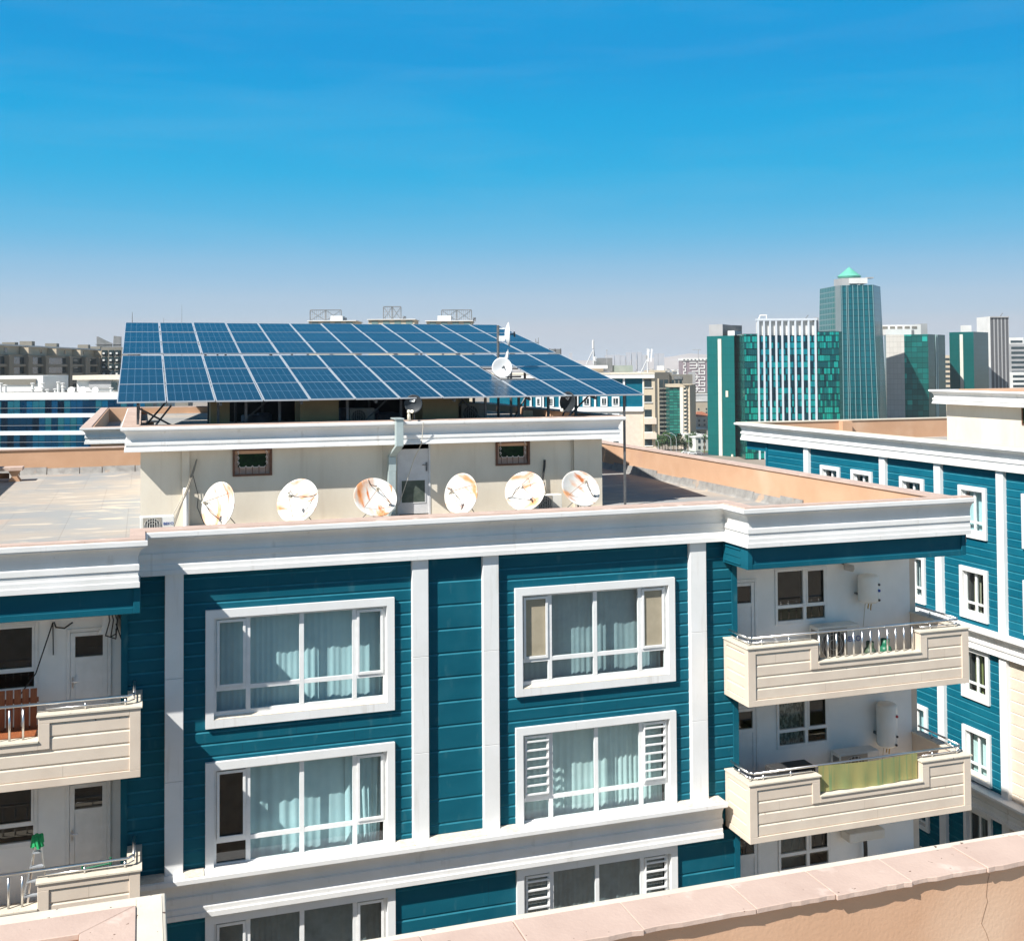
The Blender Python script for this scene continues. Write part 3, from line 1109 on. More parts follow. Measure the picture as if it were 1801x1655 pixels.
# barred windows and door of the roof house
RUST = mat('brown_frame', (0.16, 0.07, 0.04), (0.10, 0.05, 0.03), 6, 0.6)
DKGREEN = mat('dark_green_glass', (0.008, 0.020, 0.010), (0.018, 0.050, 0.018), 7, 0.5, spec=0.12)
PINKSILL = mat('pinkish_reveal', (0.50, 0.36, 0.29), (0.40, 0.28, 0.22), 6, 0.8)
IRON = mat('white_ironwork', (0.62, 0.58, 0.55), None, rough=0.5)
for x0, x1, z0, z1 in wh:
    mb = MB()
    mb.box(x0, 31.96, z0, x0 + 0.06, 32.14, z1)
    mb.box(x1 - 0.06, 31.96, z0, x1, 32.14, z1)
    mb.box(x0 + 0.06, 31.96, z0, x1 - 0.06, 32.14, z0 + 0.05)
    mb.box(x0 + 0.06, 32.0, z1 - 0.06, x1 - 0.06, 32.2, z1 + 0.12)
    o = P_('barred_window', mb, RUST)
    mb = MB()
    mb.poly([(x0, 32.14, z0), (x1, 32.14, z0), (x1, 32.14, z1), (x0, 32.14, z1)])
    mb.build('glass_pane', DKGREEN, o)
    mb = MB()
    mb.poly([(x0 + 0.06, 32.05, z0 + 0.05), (x1 - 0.06, 32.05, z0 + 0.05), (x1 - 0.06, 32.12, z0 + 0.24), (x0 + 0.06, 32.12, z0 + 0.24)])
    for a, b in ((x0 + 0.06, x0 + 0.15), (x1 - 0.15, x1 - 0.06)):
        mb.poly([(a, 32.11, z0 + 0.2), (b, 32.11, z0 + 0.2), (b, 32.11, z1), (a, 32.11, z1)])
    mb.build('window_reveal', PINKSILL, o)
    mb = MB()
    n = 4
    for k in range(n + 1):
        xq = x0 + 0.18 + (x1 - x0 - 0.36) * k / n
        mb.cyl((xq, 31.99, z0 + 0.06), (xq, 31.99, z0 + 0.25), 0.009, 5)
    mb.build('window_bar', RUST, o)
    mb = MB()
    for k in range(n):
        xa = x0 + 0.18 + (x1 - x0 - 0.36) * k / n
        xb = x0 + 0.18 + (x1 - x0 - 0.36) * (k + 1) / n
        mb.tube([(xa, 31.99, z0 + 0.28), (xa + 0.03, 31.99, z0 + 0.24), (xb - 0.03, 31.99, z0 + 0.24), (xb, 31.99, z0 + 0.28)], 0.010, 5)
    for xs_ in (x0 + 0.15, x1 - 0.15):
        for k in range(3):
            zq = z0 + 0.32 + k * 0.14
            mb.tube([(xs_, 31.99, zq), (xs_ + 0.025, 31.99, zq + 0.04), (xs_, 31.99, zq + 0.09), (xs_ - 0.025, 31.99, zq + 0.05)], 0.009, 5)
    mb.build('iron_scroll', IRON, o)
DOORP = mat('grey_white_door', (0.62, 0.62, 0.62), (0.54, 0.54, 0.54), 3, 0.5)
mb = MB()
x0, x1, z0, z1 = dhole
mb.box(x0, 32.0 - 0.02, z0, x0 + 0.05, 32.1, z1)
mb.box(x1 - 0.05, 32.0 - 0.02, z0, x1, 32.1, z1)
o = P_('roof_door', mb, DOORP)
mb = MB()
mb.box(x0 + 0.05, 32.02, z0 + 0.03, x1 - 0.05, 32.07, z1)
mb.box(x0 + 0.10, 32.005, 41.03 + 0.0, x0 + 0.13, 32.019, 41.72)
mb.box(x1 - 0.16, 32.005, 41.03, x1 - 0.13, 32.019, 41.72)
mb.box(x0 + 0.13, 32.005, 41.69, x1 - 0.16, 32.019, 41.72)
mb.box(x0 + 0.13, 32.005, 41.03, x1 - 0.16, 32.019, 41.06)
mb.build('door_leaf', DOORP, o)
mb = MB()
mb.poly([(x0 + 0.12, 32.012, 41.05), (x1 - 0.15, 32.012, 41.05), (x1 - 0.15, 32.012, 41.70), (x0 + 0.12, 32.012, 41.70)])
mb.build('door_screen', mat('dark_mesh_panel', (0.05, 0.07, 0.055), (0.09, 0.11, 0.09), 5, 0.7), o)
mb = MB()
mb.box(x1 - 0.13, 31.995, 41.95, x1 - 0.09, 32.019, 42.2)
mb.cyl((x1 - 0.11, 31.99, 42.13), (x1 - 0.24, 31.97, 42.13), 0.012)
mb.build('door_handle', DARKSTEEL, o)
# galvanised duct climbing over the cornice
DUCT = mat('galvanised_duct', (0.48, 0.56, 0.55), (0.40, 0.47, 0.46), 2.5, 0.45, metallic=0.25)
mb = MB()
a = 0.105
xc = 6.85


def duct_seg(p, q):
    (xa, ya, za), (xb, yb, zb) = p, q
    P = [(xa - a, ya - a, za), (xa + a, ya - a, za), (xa + a, ya + a, za), (xa - a, ya + a, za), (xb - a, yb - a, zb), (xb + a, yb - a, zb), (xb + a, yb + a, zb), (xb - a, yb + a, zb)]
    mb.faces(P, [(0, 1, 5, 4), (1, 2, 6, 5), (2, 3, 7, 6), (3, 0, 4, 7), (0, 3, 2, 1), (4, 5, 6, 7)])


duct_seg((xc, 31.14, 42.76), (xc, 31.14, 43.50))
duct_seg((xc - 0.07, 31.80, 42.42), (xc, 31.14, 42.758))
duct_seg((xc - 0.07, 31.80, 42.0), (xc - 0.07, 31.80, 42.418))
duct_seg((xc - 0.09, 31.80, 40.70), (xc - 0.08, 31.80, 41.998))
mb.box(xc - 0.15, 31.0, 43.502, xc + 0.12, 31.6, 43.54)
P_('ventilation_duct', mb, DUCT, bevel=0.006)
# cables down the roof-house wall
CABLE = mat('black_cable', (0.03, 0.03, 0.03), None, rough=0.6)
WCABLE = mat('pale_cable', (0.55, 0.50, 0.42), None, rough=0.6)
for pl, r_ in (([(6.55, 31.97, 42.78), (6.56, 31.97, 41.6)], 0.008), ([(7.58, 31.27, 43.40), (7.56, 31.40, 42.8), (7.45, 31.9, 42.3), (7.0, 31.9, 41.0)], 0.012),
               ([(12.36, 31.97, 42.8), (12.37, 31.97, 41.4)], 0.016)):
    mb = MB()
    mb.tube(pl, r_, 5)
    P_('wall_cable', mb, WCABLE)
# ------------------------------------------------------------------ solar arrays
PANEL = bpy.data.materials.new('solar_cells')
PANEL.use_nodes = True
N, L = PANEL.node_tree.nodes, PANEL.node_tree.links
pb = N['Principled BSDF']
pb.inputs['Roughness'].default_value = 0.22
pb.inputs['Specular IOR Level'].default_value = 0.28
uv = N.new('ShaderNodeUVMap')
fx = N.new('ShaderNodeVectorMath')
fx.operation = 'MULTIPLY'
fx.inputs[1].default_value = (6, 12, 1)
L.new(uv.outputs[0], fx.inputs[0])
fr_ = N.new('ShaderNodeVectorMath')
fr_.operation = 'FRACTION'
L.new(fx.outputs[0], fr_.inputs[0])
fl_ = N.new('ShaderNodeVectorMath')
fl_.operation = 'FLOOR'
L.new(fx.outputs[0], fl_.inputs[0])
oi = N.new('ShaderNodeObjectInfo')
ad = N.new('ShaderNodeVectorMath')
ad.operation = 'ADD'
L.new(fl_.outputs[0], ad.inputs[0])
L.new(oi.outputs['Random'], ad.inputs[1])
wn = N.new('ShaderNodeTexWhiteNoise')
L.new(ad.outputs[0], wn.inputs[0])
tone = N.new('ShaderNodeMath')
tone.operation = 'MULTIPLY_ADD'
tone.inputs[1].default_value = 0.55
L.new(oi.outputs['Random'], tone.inputs[0])
sc_ = N.new('ShaderNodeMath')
sc_.operation = 'MULTIPLY'
sc_.inputs[1].default_value = 0.45
L.new(wn.outputs['Value'], sc_.inputs[0])
L.new(sc_.outputs[0], tone.inputs[2])
rp = N.new('ShaderNodeValToRGB')
rp.color_ramp.elements[0].color = (0.006, 0.022, 0.041, 1)
rp.color_ramp.elements[1].color = (0.010, 0.034, 0.060, 1)
L.new(tone.outputs[0], rp.inputs[0])
sx = N.new('ShaderNodeSeparateXYZ')
L.new(fr_.outputs[0], sx.inputs[0])


def edge(sock, wd):
    a_ = N.new('ShaderNodeMath')
    a_.operation = 'PINGPONG'
    a_.inputs[1].default_value = 0.5
    L.new(sock, a_.inputs[0])
    b_ = N.new('ShaderNodeMath')
    b_.operation = 'LESS_THAN'
    b_.inputs[1].default_value = wd
    L.new(a_.outputs[0], b_.inputs[0])
    return b_.outputs[0]


suv = N.new('ShaderNodeSeparateXYZ')
L.new(uv.outputs[0], suv.inputs[0])
mid = N.new('ShaderNodeMath')
mid.operation = 'COMPARE'
mid.inputs[1].default_value = 0.5
mid.inputs[2].default_value = 0.007
L.new(suv.outputs[1], mid.inputs[0])
m1 = N.new('ShaderNodeMath')
m1.operation = 'MAXIMUM'
L.new(edge(sx.outputs[0], 0.03), m1.inputs[0])
L.new(mid.outputs[0], m1.inputs[1])
mx = N.new('ShaderNodeMix')
mx.data_type = 'RGBA'
L.new(m1.outputs[0], mx.inputs[0])
L.new(rp.outputs[0], mx.inputs[6])
mx.inputs[7].default_value = (0.09, 0.145, 0.20, 1)
L.new(mx.outputs[2], pb.inputs['Base Color'])

TILT = R(10.1)
PW, PL = 1.264, 2.466
ca, sa = math.cos(TILT), math.sin(TILT)


def panel():
    mb = MB()
    a, b = PW - 0.024, PL - 0.02
    mb.faces([(0.024, 0.024, 0.0), (a - 0.024, 0.024, 0.0), (a - 0.024, b - 0.024, 0.0), (0.024, b - 0.024, 0.0)], [(0, 1, 2, 3)], [[(0, 0), (1, 0), (1, 1), (0, 1)]])
    mb.poly([(0.03, 0.03, -0.02), (a - 0.03, 0.03, -0.02), (a - 0.03, b - 0.03, -0.02), (0.03, b - 0.03, -0.02)])
    o = mb.build('solar_panel', PANEL)
    mb = MB()
    mb.box(0, 0, -0.035, 0.024, b, 0.004)
    mb.box(a - 0.024, 0, -0.035, a, b, 0.004)
    mb.box(0.024, 0, -0.035, a - 0.024, 0.024, 0.004)
    mb.box(0.024, b - 0.024, -0.035, a - 0.024, b, 0.004)
    mb.build('panel_frame', ALU).parent = o
    return o


proto = panel()
AX0 = -0.64


def array(y0, z0, rows, label, skip=()):
    t = thing('solar_array', label, 'solar array', (AX0, y0, z0), 0, 'solar panel racks on the roof house')
    global proto
    for r in range(rows):
        for c_ in range(12):
            if (c_, r) in skip:
                continue
            o = proto if proto.parent is None else dup(proto)
            o.parent = t
            jit = random.uniform(-0.004, 0.004)
            o.location = (c_ * PW + random.uniform(-.004, .004), r * PL * ca + 0.0, r * PL * sa + jit)
            o.rotation_euler = (TILT + random.uniform(-.004, .004), random.uniform(-.003, .003), random.uniform(-.001, .001))
    return t


front = array(31.40, 44.10, 3, 'front rack of blue solar panels with one panel missing beside the mast', {(9, 1)})
rear = array(31.40 + (3 * PL + 0.39) * ca, 44.10 + (3 * PL + 0.39) * sa, 3, 'rear rack of blue solar panels, higher up and farther back')


def zarr(y):
    return 44.10 + (y - 31.40) * math.tan(TILT)


for t, ya, yb in ((front, 31.6, 38.5), (rear, 39.2, 46.0)):
    for yy in (ya + 0.35, ya + 2.2, ya + 2.75, ya + 4.65, ya + 5.2, yb - 0.35):
        mb = MB()
        mb.box(AX0 + 0.05, yy - 0.025, zarr(yy) - 0.10, AX0 + 12 * PW - 0.08, yy + 0.025, zarr(yy) - 0.045)
        mb.build('purlin', DARKSTEEL if yy > ya + 0.4 else ALU, t)
    for xx in (-0.12, 2.02, 4.2, 6.3, 8.6, 10.9, 13.0):
        mb = MB()
        mb.extr([(ya, zarr(ya) - 0.18), (yb, zarr(yb) - 0.18), (yb, zarr(yb) - 0.102), (ya, zarr(ya) - 0.102)], xx - 0.03, xx + 0.03, 'x')
        mb.build('rafter', DARKSTEEL, t)
XP = [-0.12, 2.02, 2.75, 3.72, 5.6, 7.25, 9.75, 10.92, 11.75, 12.79]
for i, xx in enumerate(XP):
    for yy in ((32.35, 36.0) if i % 2 == 0 else (32.7, 37.6)):
        mb = MB()
        mb.box(xx - 0.035, yy - 0.035, 43.2, xx + 0.035, yy + 0.035, zarr(yy) - 0.105)
        mb.build('post', DARKSTEEL, front)
for xx in XP[::2]:
    for yy in (40.5, 45.0):
        mb = MB()
        mb.box(xx - 0.035, yy - 0.035, 43.2, xx + 0.035, yy + 0.035, zarr(yy) - 0.105)
        mb.build('post', DARKSTEEL, rear)
mb = MB()
mb.box(13.93, 31.62, 40.70, 13.99, 31.68, 44.08)
mb.build('post', DARKSTEEL, front)
for p, q in (((-0.1, 32.4, 43.22), (1.0, 34.6, 44.4)), ((-0.1, 32.4, 43.9), (1.1, 32.5, 43.22)), ((0.1, 32.5, 43.1), (0.75, 32.5, 43.95)), ((2.1, 33, 42.9), (3.6, 33, 44.2)), ((5.7, 33, 42.9), (7.1, 33, 44.2)),
             ((9.0, 33, 44.2), (10.3, 33.1, 42.9)), ((8.2, 32.8, 42.95), (9.6, 33.4, 44.2)), ((12.0, 32.6, 42.95), (13.3, 32.6, 44.15)), ((12.4, 33.4, 42.9), (13.0, 33.4, 44.3)), ((11.0, 34.2, 42.9), (11.9, 34.2, 44.4))):
    mb = MB()
    mb.tube([p, q], 0.028, 5)
    mb.build('brace', DARKSTEEL, front)

mb = MB()  # dark block added under the panels, its colour standing in for shade
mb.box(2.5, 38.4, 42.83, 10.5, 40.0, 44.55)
P_('dark_backing', mb, mat('backing_shade', (0.035, 0.035, 0.04), (0.07, 0.065, 0.06), 1.5, 0.8))
rc = random.Random(8)
GREYSHEET = mat('grey_blue_sheet', (0.16, 0.18, 0.24), (0.10, 0.11, 0.14), 4, 0.7)
for k, xx in enumerate((2.9, 3.35, 5.9, 6.5, 7.0, 9.3)):
    mb = MB()
    mb.box(xx, 34.6 + rc.uniform(0, 1), 43.2, xx + rc.uniform(0.4, 0.8), 35.9, 43.4 + rc.uniform(0.1, 0.4))
    tag(mb.build('wrapped_bundle', GREYSHEET, bevel=0.05), 'grey wrapped bundle stored in the shade under the solar panels', 'bundle', 'wrapped bundles under the panels')

# ------------------------------------------------------------------ satellite dishes
DISH = mat('weathered_white_dish', (0.69, 0.68, 0.65), (0.60, 0.58, 0.52), 3, 0.5, per_obj=30,
           spots=[((0.66, 0.30, 0.13), 1.7, 0.53, 0.14, (1.9, 0.7, 1)), ((0.55, 0.17, 0.05), 3.4, 0.60, 0.10, (1.9, 0.5, 1))])
DISHBK = mat('dish_back', (0.55, 0.53, 0.50), None, rough=0.6)
RUSTARM = mat('rusty_arm', (0.36, 0.14, 0.06), (0.25, 0.20, 0.16), 9, 0.7)
LNB = mat('cream_lnb', (0.70, 0.66, 0.54), None, rough=0.5)


def dish(x, y, rad, nimg, rollk, label, z0=40.70, zc=41.35, spin=0.0):
    t = thing('satellite_dish', label, 'satellite dish', (x, y, z0), 0, 'rusty white dishes along the roof edge')
    nrm = Vector([MC[i][0] * nimg[0] + MC[i][1] * nimg[1] - MC[i][2] * nimg[2] for i in range(3)]).normalized()
    dep = rad * 0.26
    mb = MB()
    pr_ = [(rad * k / 10 + 1e-4, dep * (k / 10) ** 2) for k in range(11)]
    pr_ += [(rad + 0.012, dep - 0.002), (rad + 0.012, dep - 0.02), (rad - 0.01, dep - 0.024)]
    pr_ += [(rad * k / 10 + 1e-4, dep * (k / 10) ** 2 - 0.022) for k in range(9, -1, -1)]
    mb.lathe(pr_, 48)
    ref = mb.build('reflector', DISH, smooth=True)
    ref.parent = t
    q = nrm.to_track_quat('Z', 'Y')
    ref.rotation_mode = 'QUATERNION'
    ref.rotation_quaternion = q @ Euler((0, 0, spin)).to_quaternion()
    c0 = Vector((0, 0, zc - z0)) - nrm * dep * 0.5
    ref.location = c0
    fz = rad * 1.02
    mb = MB()
    for k in range(3):
        a_ = 2 * math.pi * k / 3 + math.pi / 6
        rr = rad * 0.72
        mb_ = MB()
        mb_.tube([(rr * math.cos(a_), rr * math.sin(a_), dep * 0.5), (0.03 * math.cos(a_), 0.03 * math.sin(a_), fz)], 0.0075, 5)
        mb_.build('feed_arm', RUSTARM).parent = ref
    mb.cyl((0, 0, fz - 0.07), (0, 0, fz + 0.06), 0.032, 10)
    mb.cyl((0, 0, fz - 0.11), (0, 0, fz - 0.07), 0.045, 10, 0.032)
    mb.cyl((0.05, 0, fz), (0.05, 0.0, fz + 0.09), 0.022, 8)
    mb.build('receiver', LNB).parent = ref
    mb = MB()
    mb.tube([(0.0, 0.01, fz), (-0.05, -rad * 0.35, fz * 0.62), (0.02, -rad * 0.7, dep * 0.75), (0.03, -rad * 1.0, dep * 0.9)], 0.010, 5)
    mb.build('feed_cable', CABLE).parent = ref
    # stand: mast, saddle and three splayed feet
    bk = c0 - nrm * 0.10
    mb = MB()
    mb.cyl((bk.x, bk.y, 0.0), (bk.x, bk.y, max(0.2, bk.z)), 0.03, 8)
    mb.cyl(bk, c0 - nrm * 0.02, 0.07, 10)
    mb.build('stand_mast', DARKSTEEL, t) if False else None
    o = MB()
    o.v, o.f, o.uv, o.mi = mb.v, mb.f, mb.uv, mb.mi
    st = o.build('stand_mast', DARKSTEEL)
    st.parent = t
    for k, a_ in enumerate((0.6, 2.6, 4.7)):
        o = MB()
        ex, ey = bk.x + 0.42 * math.cos(a_), bk.y + 0.35 * math.sin(a_)
        o.tube([(bk.x, bk.y, max(0.15, bk.z * 0.75)), (ex, ey, 0.012)], 0.012, 5)
        o.box(ex - 0.05, ey - 0.04, 0.0, ex + 0.05, ey + 0.04, 0.014)
        o.build('stand_leg', DARKSTEEL).parent = t
    return t


dish(1.96, 30.95, 0.615, (-0.56, -0.26, 0.79), 0, 'white dish facing left with an orange rust streak, nearest the left wall edge', spin=0.4, zc=41.33)
dish(4.03, 30.95, 0.61, (-0.31, -0.43, 0.85), 0, 'white dish with a rusty band and rusty feed arms under the left barred window', spin=1.9)
dish(6.12, 30.95, 0.595, (0.27, -0.61, 0.74), 0, 'upturned white dish with broad rust smears just left of the duct', spin=3.3)
dish(8.63, 30.95, 0.585, (-0.59, -0.24, 0.77), 0, 'cleanest white dish, facing left beside the grey roof door', spin=4.4)
dish(10.52, 30.95, 0.58, (-0.235, -0.44, 0.866), 0, 'round rusty white dish in front of the small air conditioner', spin=5.1)
dish(12.22, 30.95, 0.58, (0.30, -0.60, 0.74), 0, 'upturned dish with the reddest rust, by the right wall end', spin=0.9)

BLACKD = mat('black_dish_face', (0.018, 0.022, 0.026), (0.03, 0.035, 0.04), 4, 0.45)


def black_dish(x, y, z0, zc, rad, nimg, label, logo):
    t = thing('satellite_dish', label, 'satellite dish', (x, y, z0), 0, 'black dishes under the solar panels')
    nrm = Vector([MC[i][0] * nimg[0] + MC[i][1] * nimg[1] - MC[i][2] * nimg[2] for i in range(3)]).normalized()
    dep = rad * 0.16
    mb = MB()
    mb.lathe([(rad * k / 8 + 1e-4, dep * (k / 8) ** 2) for k in range(9)] + [(rad + 0.01, dep - 0.01), (rad - 0.01, dep - 0.02)] + [(rad * k / 8 + 1e-4, dep * (k / 8) ** 2 - 0.02) for k in range(7, -1, -1)], 36)
    ref = mb.build('reflector', BLACKD, smooth=True)
    ref.parent = t
    ref.rotation_mode = 'QUATERNION'
    right = Vector((0, 0, 1)).cross(nrm).normalized()
    up = nrm.cross(right)
    ref.rotation_quaternion = Matrix((right, up, nrm)).transposed().to_quaternion()
    ref.location = (0, 0, zc - z0)
    mb = MB()
    if logo == 'script':
        for pl in ([(-.42, .30), (-.36, .38), (-.31, .28)], [(-.28, .40), (-.14, .41), (-.27, .27), (-.10, .29)], [(-.02, .42), (-.06, .24), (.10, .24), (.18, .48), (.02, .44)]):
            mb.tube([(p[0] * rad, p[1] * rad, dep * 0.3 + 0.02) for p in pl], 0.012, 4)
    else:
        for pl in ([(-.25, .36), (.02, .20), (.22, .44), (-.25, .36)], [(-.12, .52), (.12, .56)]):
            mb.tube([(p[0] * rad, p[1] * rad, dep * 0.3 + 0.02) for p in pl], 0.012, 4)
    mb.build('dish_logo', WHITE).parent = ref
    mb = MB()
    mb.tube([(0, -rad * 0.9, dep * 0.8), (0, -rad * 0.95, rad * 0.75)], 0.012, 5)
    mb.build('feed_arm', DARKSTEEL).parent = ref
    mb = MB()
    mb.cyl((0, -rad * 0.95, rad * 0.70), (0, -rad * 0.85, rad * 0.95), 0.035, 10, 0.05)
    mb.build('receiver', LNB).parent = ref
    o = MB()
    b = Vector((0, 0, zc - z0)) - nrm * 0.08
    o.tube([(b.x, b.y, 0), (b.x, b.y, b.z)], 0.022, 6)
    o.cyl(b, b + nrm * 0.07, 0.05, 8)
    o.box(b.x - 0.07, b.y - 0.07, 0, b.x + 0.07, b.y + 0.07, 0.015)
    o.build('stand_mast', DARKSTEEL).parent = t
    return t


black_dish(7.34, 31.45, 43.46, 43.92, 0.255, (-0.10, -0.10, 0.98), 'round black dish with white script, above the grey roof door', 'script')
black_dish(12.10, 31.55, 43.46, 43.90, 0.30, (-0.68, -0.10, 0.72), 'tilted black dish with a triangle mark, near the right end of the panels', 'tri')

# ------------------------------------------------------------------ antenna mast in the gap of the panels
mast = thing('antenna_mast', 'black pole carrying two white dish antennas, rising through the missing panel', 'antenna', (11.18, 35.6, 43.2))
mb = MB()
mb.cyl((11.18, 35.6, 43.2), (11.18, 35.6, 46.33), 0.045, 10)
mb.box(11.08, 35.5, 43.2, 11.28, 35.7, 43.23)
mb.build('pole', DARKSTEEL, mast)
mb = MB()
T = Matrix.Translation((11.42, 35.55, 46.02)) @ Matrix.Rotation(R(90 - 20), 4, 'Z') @ Matrix.Rotation(R(90), 4, 'X')
# upper dish: seen nearly edge on, opening to the right
mb.T = Matrix.Translation((11.40, 35.5, 46.02)) @ Vector((0.97, -0.25, 0.03)).to_track_quat('Z', 'Y').to_matrix().to_4x4()
mb.lathe([(0.40 * k / 8 + 1e-4, 0.13 * (k / 8) ** 2) for k in range(9)] + [(0.41, 0.115)] + [(0.39 * k / 8 + 1e-4, 0.13 * (k / 8) ** 2 - 0.02) for k in range(7, -1, -1)], 28)
d1 = mb.build('antenna_dish', WHITE, mast, smooth=True)
mb2 = MB(mb.T)
mb2.cyl((0, 0, 0), (0, 0, 0.30), 0.02, 8)
mb2.cyl((0, 0, 0.28), (0, 0, 0.33), 0.09, 12)
mb2.build('feed_horn', DARKSTEEL, d1)
mb2 = MB()
mb2.box(11.20, 35.52, 45.80, 11.40, 35.62, 45.98)
mb2.box(11.22, 35.55, 46.20, 11.40, 35.60, 46.24)
mb2.build('antenna_bracket', WHITE, d1)
mb = MB()
mb.T = Matrix.Translation((11.22, 35.32, 44.92)) @ Vector((-0.15, -0.98, 0.10)).to_track_quat('Z', 'Y').to_matrix().to_4x4()
mb.lathe([(1e-4, 0.02), (0.20, 0.035), (0.315, 0.08), (0.335, 0.08), (0.34, 0.06), (0.335, -0.02), (0.30, -0.05), (0.10, -0.08), (1e-4, -0.08)], 32)
d2 = mb.build('antenna_dish', WHITE, mast, smooth=True)
mb2 = MB(mb.T)
mb2.tube([(0.0, 0.0, 0.035), (0.06, 0.06, 0.045), (0.09, -0.06, 0.05)], 0.014, 5)
mb2.build('feed_horn', DARKSTEEL, d2)
mb = MB()
mb.tube([(11.40, 35.4, 45.16), (11.46, 35.42, 45.42)], 0.05, 8)
mb.faces([(11.30, 35.36, 45.22), (11.50, 35.40, 45.25), (11.47, 35.42, 45.55), (11.38, 35.40, 45.25)], [(0, 1, 2), (0, 2, 3), (1, 3, 2), (0, 3, 1)])
mb.build('antenna_horn', WHITE, mast)
mb = MB()
mb.tube([(9.9, 35.7, 44.62), (12.0, 35.7, 44.62)], 0.03, 6)
for xx in (10.55, 10.8, 11.55):
    mb.tube([(xx, 35.7, 44.65), (xx, 35.65, 44.2)], 0.028, 6)
mb.build('support_bar', DARKSTEEL, mast)

# ------------------------------------------------------------------ air conditioners
ACW = mat('ac_casing', (0.76, 0.75, 0.71), (0.68, 0.66, 0.60), 3, 0.45)
ACDK = mat('ac_grille', (0.05, 0.05, 0.05), (0.10, 0.09, 0.08), 6, 0.6)
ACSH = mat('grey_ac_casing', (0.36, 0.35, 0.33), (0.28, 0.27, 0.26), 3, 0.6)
BLUE = mat('blue_lettering', (0.02, 0.07, 0.32), None, rough=0.5)


def air_con(x, y, z, wv, hv, label, word=None, casing=ACW, dp=0.32, face=1):
    t = thing('air_conditioner', label, 'air conditioner', (x, y, z), 0, 'outdoor air conditioning units')
    mb = MB()
    mb.box(0, 0, 0.05, wv, dp, hv)
    for q in (0.1, wv - 0.2):
        mb.box(q, 0.02, 0.0, q + 0.1, dp - 0.02, 0.05)
    mb.T = None
    o = mb.build('casing', casing, bevel=0.012)
    o.parent = t
    cx, cz, rr = wv * 0.36, hv * 0.52, min(hv * 0.40, wv * 0.30)
    mb = MB()
    mb.box(cx - rr * 1.12, -0.012, cz - rr * 1.08, cx + rr * 1.12, -0.002, cz + rr * 1.08)
    mb.build('fan_recess', mat('fan_panel', (0.35, 0.32, 0.27), None, rough=0.6) if 'fan_panel' not in bpy.data.materials else bpy.data.materials['fan_panel']).parent = t
    mb = MB()
    mb.cyl((cx, -0.012, cz), (cx, -0.016, cz), rr, 28)
    fan = mb.build('fan', ACDK)
    fan.parent = t
    mb = MB()
    for k in range(7):
        xq = cx - rr + (k + 0.5) * 2 * rr / 7
        hh = math.sqrt(max(0, rr * rr - (xq - cx) ** 2))
        mb.cyl((xq, -0.026, cz - hh), (xq, -0.026, cz + hh), 0.006, 5)
    for k in (0.35, 0.7, 1.0):
        mb.tube([(cx + rr * k * math.cos(a_ * math.pi / 12), -0.022, cz + rr * k * math.sin(a_ * math.pi / 12)) for a_ in range(25)], 0.005, 4)
    mb.build('fan_guard', casing).parent = fan
    if word:
        text_mesh('brand_lettering', word, hv * 0.20, BLUE, t, (wv * 0.83, -0.008, hv * 0.62), (R(90), 0, 0))
    mb = MB()
    for k in range(6):
        mb.box(-0.004, 0.04 + k * 0.045, hv * 0.2, -0.001, 0.065 + k * 0.045, hv * 0.9)
    mb.build('side_grille', ACDK).parent = t
    return t


air_con(-0.06, 30.0, 40.74, 0.83, 0.50, 'white unit with blue lettering at the left corner of the roof house', 'BEKO')
air_con(11.02, 31.45, 40.70, 0.82, 0.47, 'small cream unit behind the fifth dish, at the foot of the wall', None)
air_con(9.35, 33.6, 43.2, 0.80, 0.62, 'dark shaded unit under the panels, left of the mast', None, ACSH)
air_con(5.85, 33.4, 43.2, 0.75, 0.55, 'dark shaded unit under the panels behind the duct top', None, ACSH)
air_con(15.9, 24.35, 37.52, 1.20, 0.95, 'big unit behind the balusters of the upper right balcony', 'BEKO', dp=0.38)
air_con(16.45, 24.3, 34.45, 1.15, 0.85, 'white unit on the balcony with the green screen', 'BEKO', dp=0.40)
air_con(17.9, 24.2, 31.42, 0.95, 0.75, 'white unit low on the third right balcony', None, dp=0.36)

# ------------------------------------------------------------------ small roof things
t = thing('cable_bundle', 'frayed bundle of cables leaning on the white pipe at the left of the dishes', 'cables', (1.2, 31.6, 40.7))
mb = MB()
mb.cyl((1.12, 31.80, 40.70), (1.12, 31.80, 41.75), 0.075, 10)
mb.build('pipe', WHITE, t)
rr_ = random.Random(5)
for k in range(5):
    a_ = rr_.uniform(-0.06, 0.06)
    b_ = rr_.uniform(-0.05, 0.05)
    mb = MB()
    mb.tube([(0.68 + a_ * 2, 31.3, 40.75), (0.9 + a_, 31.55, 41.2), (1.10 + b_, 31.70, 41.65), (1.30 + b_, 31.85, 42.2 + a_), (1.38 + b_ * 0.6, 31.93, 42.45 + b_)], 0.012 + 0.004 * (k % 3), 5)
    mb.build('cable', WCABLE if k % 2 else mat('dull_cable%d' % k, (0.28, 0.25, 0.2), None, rough=0.7), t)
mb = MB()
mb.tube([(1.30, 31.9, 42.1), (1.45, 31.95, 41.5), (1.42, 31.95, 41.2), (1.6, 31.95, 40.75)], 0.010, 5)
mb.build('cable', CABLE, t)
mb = MB()
mb.tube([(11.47, 31.93, 42.15), (11.46, 31.93, 41.95), (11.38, 31.88, 41.6), (11.33, 31.85, 41.45)], 0.035, 6)
mb.tube([(11.45, 31.93, 41.5), (11.48, 31.85, 41.2), (11.5, 31.7, 41.12), (11.35, 31.6, 41.2)], 0.012, 5)
tag(mb.build('hanging_cable', CABLE), 'thick black cable hanging down the wall above the small air conditioner', 'cable')

